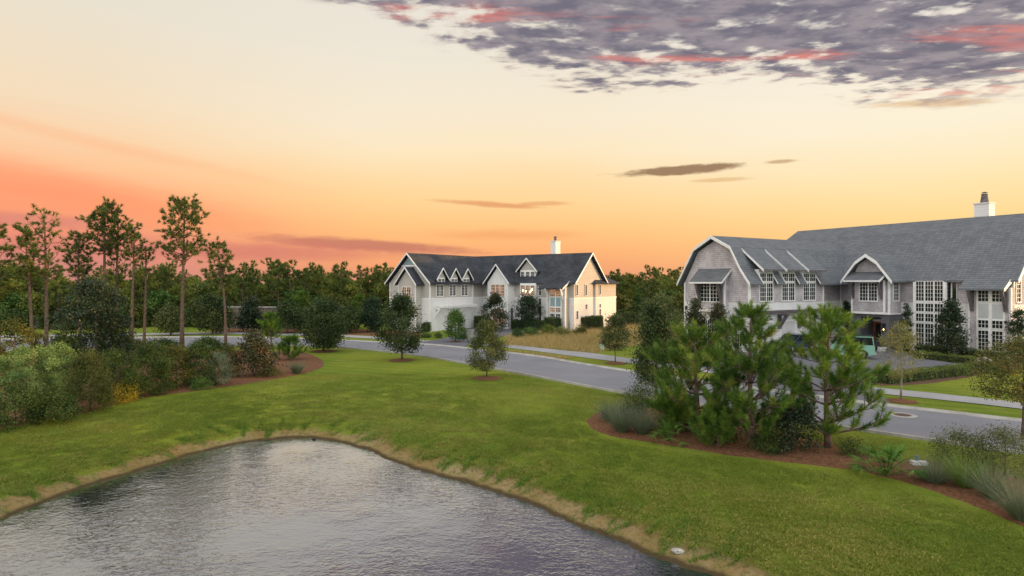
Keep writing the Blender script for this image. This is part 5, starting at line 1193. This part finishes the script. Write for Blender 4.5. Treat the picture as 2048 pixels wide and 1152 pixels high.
def scatter(name, label, pts, rots, scl, ids, coll, cat=None):
    me = bpy.data.meshes.new(name); me.from_pydata([tuple(p) for p in pts], [], [])
    for nm, ty, arr in (('rotz', 'FLOAT', rots), ('scl', 'FLOAT', scl), ('pick', 'INT', ids)):
        a = me.attributes.new(nm, ty, 'POINT'); a.data.foreach_set('value', np.asarray(arr, np.float32 if ty == 'FLOAT' else np.int32))
    o = link(name, me); ng = bpy.data.node_groups.new(name, 'GeometryNodeTree')
    ng.interface.new_socket('Geometry', in_out='INPUT', socket_type='NodeSocketGeometry'); ng.interface.new_socket('Geometry', in_out='OUTPUT', socket_type='NodeSocketGeometry')
    N = ng.nodes; gi = N.new('NodeGroupInput'); go = N.new('NodeGroupOutput'); ci = N.new('GeometryNodeCollectionInfo'); ci.inputs[0].default_value = coll
    ci.inputs['Separate Children'].default_value = True; ci.inputs['Reset Children'].default_value = True
    ip = N.new('GeometryNodeInstanceOnPoints'); ip.inputs['Pick Instance'].default_value = True
    def at(nm, dt):
        q = N.new('GeometryNodeInputNamedAttribute'); q.data_type = dt; q.inputs[0].default_value = nm; return q.outputs[0]
    cx = N.new('ShaderNodeCombineXYZ'); ng.links.new(at('rotz', 'FLOAT'), cx.inputs[2])
    er = N.new('FunctionNodeEulerToRotation'); ng.links.new(cx.outputs[0], er.inputs[0])
    ng.links.new(gi.outputs[0], ip.inputs['Points']); ng.links.new(ci.outputs[0], ip.inputs['Instance']); ng.links.new(at('pick', 'INT'), ip.inputs['Instance Index'])
    ng.links.new(er.outputs[0], ip.inputs['Rotation']); ng.links.new(at('scl', 'FLOAT'), ip.inputs['Scale']); ng.links.new(ip.outputs[0], go.inputs[0])
    md = o.modifiers.new('scatter', 'NODES'); md.node_group = ng
    tag(o, label, cat, kind='stuff'); return o
def wood_points():
    r = np.random.default_rng(77); P, I, S = [], [], []
    def front(x): return np.interp(x, [-400, -120, -62, -30, -14, 8, 30, 60, 130], [60, 74, 84, 92, 99, 108, 106, 112, 118])
    n = 0
    while n < 2000:
        x = r.uniform(-260, 190); d = r.exponential(26); y = front(x)+d
        if d > 120: continue
        P.append((x, y, 0)); n += 1
        I.append(r.choice([0, 1, 2, 3, 4, 5, 6], p=[.20, .22, .06, .18, .12, .10, .12])); S.append(r.uniform(.70, 1.0))
    for x in np.arange(-230, 180, 1.7):
        P.append((x+r.normal(0, .8), front(x)-r.uniform(-2, 4), 0)); I.append(r.choice([7, 8, 8, 5])); S.append(r.uniform(.55, 1.0))
    n = 0
    while n < 420:                                      # unseen trees added on the right to block the low sun
        x = r.uniform(118, 190); y = r.uniform(-120, 120); P.append((x, y, 0)); n += 1
        I.append(r.choice([0, 1, 2, 3, 4, 5, 6])); S.append(r.uniform(1.0, 1.25))
    return np.array(P), r.uniform(0, 6.28, len(P)), S, I
P_, R_, S_, I_ = wood_points()
scatter('far_woods', 'mixed pine and broadleaf woods closing the view behind the houses', P_, R_, S_, I_, wood, 'woods')

# ------------------------------------------------------------------ grass: meadow, bank fringe, lawn blades near the viewer
def in_poly_pts(P, n, r):
    x0, y0 = P.min(0); x1, y1 = P.max(0); out = np.zeros((0, 2))
    while len(out) < n:
        X = r.uniform(x0, x1, n); Y = r.uniform(y0, y1, n); k = inside(X, Y, P); out = np.vstack([out, np.stack([X[k], Y[k]], -1)])
    return out[:n]
r = np.random.default_rng(201)
pts = in_poly_pts(MEADOW, 26000, r); n = len(pts)
P3 = np.stack([pts[:, 0], pts[:, 1], np.zeros(n)], -1)
patch = .5+.5*np.sin(pts[:, 0]*.35+1.0)*np.sin(pts[:, 1]*.22)
V, Fq, T = blades(P3, r.normal(0, .35, (n, 3))*np.array([1, 1, 0])+np.array([0, 0, 1.]), r.uniform(.2, .62, n)*(.65+.5*patch), .035, .5, r, 2, np.clip(r.normal(.35, .2, n)+.35*(patch-.5), 0, 1))
tag(link('meadow_grass', np_mesh('meadow_grass', V, Fq, T), LM['meadow']), 'tall dry tan grass of the vacant lot between the houses', 'grass', kind='stuff')
STRIP = np.array([gpt(*p) for p in [(1005,700),(1060,705),(1120,712),(1150,716),(1120,722),(1080,713),(1020,704)]])
pts = in_poly_pts(STRIP, 1800, r); n = len(pts)
V, Fq, T = blades(np.stack([pts[:, 0], pts[:, 1], np.zeros(n)], -1), r.normal(0, .45, (n, 3))*np.array([1, 1, 0])+np.array([0, 0, 1.]), r.uniform(.1, .34, n), .03, .6, r, 2)
tag(link('verge_weeds', np_mesh('verge_weeds', V, Fq, T), LM['meadow']), 'dry weeds on the sandy verge between road and pavement', 'grass', kind='stuff')
# fringe along the bank
q = r.uniform(0, len(sh)-1.001, 26000); i = q.astype(int); base = sh[i]+(sh[i+1]-sh[i])*(q-i)[:, None]
nrm = np.stack([-(sh[i+1]-sh[i])[:, 1], (sh[i+1]-sh[i])[:, 0]], -1); nrm = unit(nrm)
wv = .30*np.sin(q*1.7)+.25*np.sin(q*4.1+1)+.2*np.sin(q*.6)
dd = np.abs(r.normal(0, .55, len(q)))+.75+wv*1.1; far = r.uniform(0, 1, len(q)) < .16*(.5+.5*np.sin(q*2.3+.7)); dd[far] = r.uniform(.02, .9, far.sum())
pp = base+nrm*dd[:, None]; sdv = sdist(pp[:, 0], pp[:, 1])
flip = sdv < 0; pp[flip] = base[flip]-nrm[flip]*dd[flip][:, None]; sdv = sdist(pp[:, 0], pp[:, 1]); ok = sdv > .03
pp, sdv = pp[ok], sdv[ok]; n = len(pp)
V, Fq, T = blades(np.stack([pp[:, 0], pp[:, 1], height_from(sdv)-.01], -1), r.normal(0, .4, (n, 3))*np.array([1, 1, 0])+np.array([0, 0, 1.]), r.uniform(.06, .22, n), .016, .8, r, 2)
tag(link('bank_grass', np_mesh('bank_grass', V, Fq, T), LM['grass']), 'ragged taller grass along the top of the pond bank', 'grass', kind='stuff')
# mown lawn: small turf pieces
turf = bpy.data.collections.new('turf_shapes')
for k in range(3):
    rr = np.random.default_rng(400+k); n = 330; P = np.stack([rr.uniform(-.4, .4, n), rr.uniform(-.4, .4, n), np.full(n, -.01)], -1)
    V, Fq, T = blades(P, rr.normal(0, .5, (n, 3))*np.array([1, 1, 0])+np.array([0, 0, 1.]), rr.uniform(.03, .075, n), .013, .7, rr, 1, np.clip(rr.normal((.22, .46, .74)[k], .2, n), 0, 1))
    me = np_mesh('turf_%d' % k, V, Fq, T); me.materials.append(LM['lawn']); turf.objects.link(bpy.data.objects.new('turf_%d' % k, me))
X = r.uniform(-30, 24, 60000); Y = r.uniform(10, 42, 60000)
vis = (np.abs(X/Y) < .87) & (r.uniform(0, 1, 60000) < np.clip((15/Y)**1.2, 0, 1)*.9)
X, Y = X[vis], Y[vis]; d = sdist(X, Y)
BEDS = [np.array([hit(*p)[:2] for p in q]) for q in ([(1172,842),(1235,875),(1400,901),(1600,927),(1780,957),(1950,1012),(2200,1110),(2200,1010),(1950,935),(1740,912),(1500,858),(1290,815)], [(-60,868),(190,822),(400,781),(590,751),(646,723),(590,704),(330,703),(-60,722)])]
RD = np.vstack([NEAR, FAR[::-1]])
ok = (d > .9) & ~inside(X, Y, RD) & (seg_dist(X, Y, NEAR, False) > .7) & (Y < np.interp(X, NEAR[:, 0], NEAR[:, 1]))
for B_ in BEDS: ok &= ~inside(X, Y, B_) & (seg_dist(X, Y, B_) > .3)
X, Y, d = X[ok], Y[ok], d[ok]
scatter('lawn_grass', 'mown green lawn between pond and road', np.stack([X, Y, height_from(d)], -1), r.uniform(0, 6.28, len(X)), r.uniform(.8, 1.25, len(X)), np.clip(np.round(1+1.1*np.sin(X*.31+.6*np.sin(Y*.23))*np.sin(Y*.37+X*.12+1.)+.7*np.sin(X*1.1+Y*.7)*np.sin(Y*1.3)+r.normal(0, .6, len(X))), 0, 2).astype(int), turf, 'grass')

# ------------------------------------------------------------------ vehicles, planter
def paint(name, c, rough=.3):
    m, t, b = new_mat(name); b.inputs['Base Color'].default_value = rgba(c); b.inputs['Roughness'].default_value = rough; b.inputs['Coat Weight'].default_value = .5; b.inputs['Coat Roughness'].default_value = .1; return m
M['tyre'] = plain('black_rubber', (.012, .012, .013), .8, .2, 10); M['chrome'] = plain('pale_metal', (.55, .55, .56), .3, .05, metal=.8)
def wheel(root, x, y, z, R, w, spare=False, name='wheel'):
    mb = MB(); n = 22
    prof = [(R*.6, -w/2), (R*.93, -w/2), (R, -w*.3), (R, w*.3), (R*.93, w/2), (R*.6, w/2)]
    def ringpts(rad, off):
        return [((x+off, y+rad*math.cos(a), z+rad*math.sin(a)) if spare else (x+rad*math.cos(a), y+off, z+rad*math.sin(a))) for a in np.linspace(0, 2*math.pi, n, endpoint=False)]
    mb.v = sum([ringpts(a, b) for a, b in prof], []); mb.f = [(i*n+j, i*n+(j+1) % n, (i+1)*n+(j+1) % n, (i+1)*n+j) for i in range(5) for j in range(n)]
    o = part(name, mb, M['tyre'], root, True)
    rm = MB(); rm.v = ringpts(R*.6, -w*.35)+ringpts(R*.6, w*.35)+ringpts(R*.18, w*.42)+ringpts(R*.18, -w*.42)
    rm.f = [(j, (j+1) % n, n+(j+1) % n, n+j) for j in range(n)]+[(n+j, n+(j+1) % n, 2*n+(j+1) % n, 2*n+j) for j in range(n)]+[(j, 3*n+j, 3*n+(j+1) % n, (j+1) % n) for j in range(n)]+[tuple(2*n+j for j in range(n)), tuple(3*n+j for j in reversed(range(n)))]
    part('rim', rm, M['chrome'], o)
def arch(x, R, n=9): return [(x+R*math.cos(a), .34+R*math.sin(a)) for a in np.linspace(math.pi, 0, n)]
def vehicle(name, label, cat, loc, rz, body_c, L, Wd, top, cab, wheels, R, hood_z):
    """front towards -x; side outline with wheel arches, cabin glass, roof, wheels"""
    t = thing(name, label, cat, loc, rz); pm = paint(name+'_paint', body_c); hx = L/2; h2 = Wd/2
    low = [(-hx, .42), (-hx+.02, hood_z-.1), (-hx+.12, hood_z), (cab[0][0]-.05, hood_z+.06), (hx-.05, hood_z+.06), (hx, hood_z-.05), (hx, .42)]
    bot = []
    for wx in sorted(wheels, reverse=True): bot += [(px_, pz) for px_, pz in reversed(arch(wx, R+.07))]
    mb = MB().prism([(x_, -h2, z_) for x_, z_ in low+bot], (0, Wd, 0)); part('body', mb, pm, t)
    g = MB(); ins = .08
    g.prism([(x_, -h2+ins, z_) for x_, z_ in cab], (0, Wd-2*ins, 0)); part('cabin_glass', g, M['glass'], t)
    zt = max(z_ for _, z_ in cab); xs = [x_ for x_, z_ in cab if z_ > zt-.12]
    part('roof', MB().box(min(xs)-.04, max(xs)+.05, -h2+.06, h2-.06, zt+.002, zt+.07), pm, t)
    for x0, x1 in ((cab[0][0], cab[1][0]), (cab[-1][0], cab[-2][0])):
        for sy_ in (-1, 1): part('pillar', MB().beam((x0, sy_*(h2-.09), cab[0][1]), (x1, sy_*(h2-.1), zt), .08, .07), pm, t)
    for sy_ in (-1, 1): part('pillar', MB().box(.1, .2, sy_*(h2-.075)-.012, sy_*(h2-.075)+.012, cab[0][1], zt), pm, t)
    for wx in wheels:
        for sy_ in (-1, 1): wheel(t, wx, sy_*(h2-.12), R, R, .24)
    part('bumper', MB().box(hx+.004, hx+.14, -h2+.03, h2-.03, .42, .6), M['chrome'], t); part('bumper', MB().box(-hx-.14, -hx-.004, -h2+.03, h2-.03, .42, .6), M['chrome'], t)
    for sy_ in (-1, 1):
        part('headlight', MB().tube([(-hx-.03, sy_*(h2-.25), hood_z-.25), (-hx+.03, sy_*(h2-.25), hood_z-.25)], [.11, .11], 14), M['chrome'], t)
        part('tail_light', MB().box(hx+.002, hx+.03, sy_*(h2-.12)-.07, sy_*(h2-.12)+.07, hood_z-.32, hood_z-.1), M['taillight'], t)
    return t
M['taillight'] = plain('red_lens', (.25, .012, .01), .25, .1)
x, y = gpt(1690, 716)
suv = vehicle('vintage_suv', 'mint green vintage off-roader with spare wheel on its back, parked by the entry', 'car', (x, y, .04), math.atan2(-.38, .92), (.20, .40, .31), 4.1, 1.75, 1.9,
              [(-.75, 1.16), (-.5, 1.78), (1.9, 1.78), (1.98, 1.16)], (-1.3, 1.15), .38, 1.1)
wheel(suv, 2.22, .15, 1.05, .38, .22, True, 'spare_wheel')
part('roof_rack', MB().box(-.4, 1.9, -.75, -.7, 1.87, 1.95).box(-.4, 1.9, .7, .75, 1.87, 1.95).box(-.4, -.35, -.7, .7, 1.87, 1.95).box(1.85, 1.9, -.7, .7, 1.87, 1.95).box(.7, .75, -.7, .7, 1.87, 1.93), M['black'], suv)
part('rear_carrier', MB().box(2.06, 2.12, -.75, .6, .7, .78).box(2.06, 2.12, -.75, -.65, .7, 1.75).box(2.06, 2.12, .5, .6, .7, 1.6).box(2.13, 2.4, -.72, -.3, 1.1, 1.55), M['black'], suv)
x, y = gpt(1588, 702)
vehicle('parked_car', 'dark blue car parked before the garage doors, mostly behind the pines', 'car', (x, y, .04), math.atan2(.5, .86), (.02, .035, .07), 4.5, 1.8, 1.5,
        [(-.95, .95), (-.25, 1.42), (1.0, 1.44), (1.9, .98)], (-1.4, 1.38), .33, .92)
x, y = gpt(1762, 706)
t = thing('planter', 'white round planter with bushy plant beside the front door', 'planter', (x, y, .03))
part('pot', MB().lathe([(.26, 0), (.36, .18), (.42, .42), (.45, .5), (.40, .5), (.38, .44)], (0, 0, 0), 20), M['whitebox'], t, True)
rr = np.random.default_rng(5); P = rr.normal(0, .2, (900, 3))*np.array([1, 1, 1.2])+np.array([0, 0, .85]); P[:, 2] = np.maximum(P[:, 2], .45)
V, Fq, T = leaves(P, .09, rr, rr.uniform(0, 1, 900)); link('plant', np_mesh('plant', V, Fq, T), LM['wispy'], t)

# loose stones at the pond
def stone(label, px, py, rad, col, seed, zoff=0.0):
    x, y, z = hit(px, py); r = np.random.default_rng(seed); bm = bmesh.new(); bmesh.ops.create_icosphere(bm, subdivisions=2, radius=rad)
    for v in bm.verts: k = 1+r.normal(0, .10); v.co = Vector((v.co.x*k*1.3, v.co.y*k, v.co.z*k*.55))
    me = bpy.data.meshes.new('stone'); bm.to_mesh(me); bm.free()
    o = link('stone', me, plain('stone_%d' % seed, col, .9, .25, 9, .4, 30), None); o.location = (x, y, z+rad*.25+zoff); tag(o, label, 'stone')
stone('pale broken stone on the sandy pond bank', 1355, 1104, .13, (.42, .40, .36), 1)
stone('small pale stone beside the broken one on the bank', 1385, 1088, .07, (.34, .28, .22), 2)
stone('dark wet stone in the shallows at the head of the pond', 628, 881, .08, (.03, .028, .025), 3, .06)
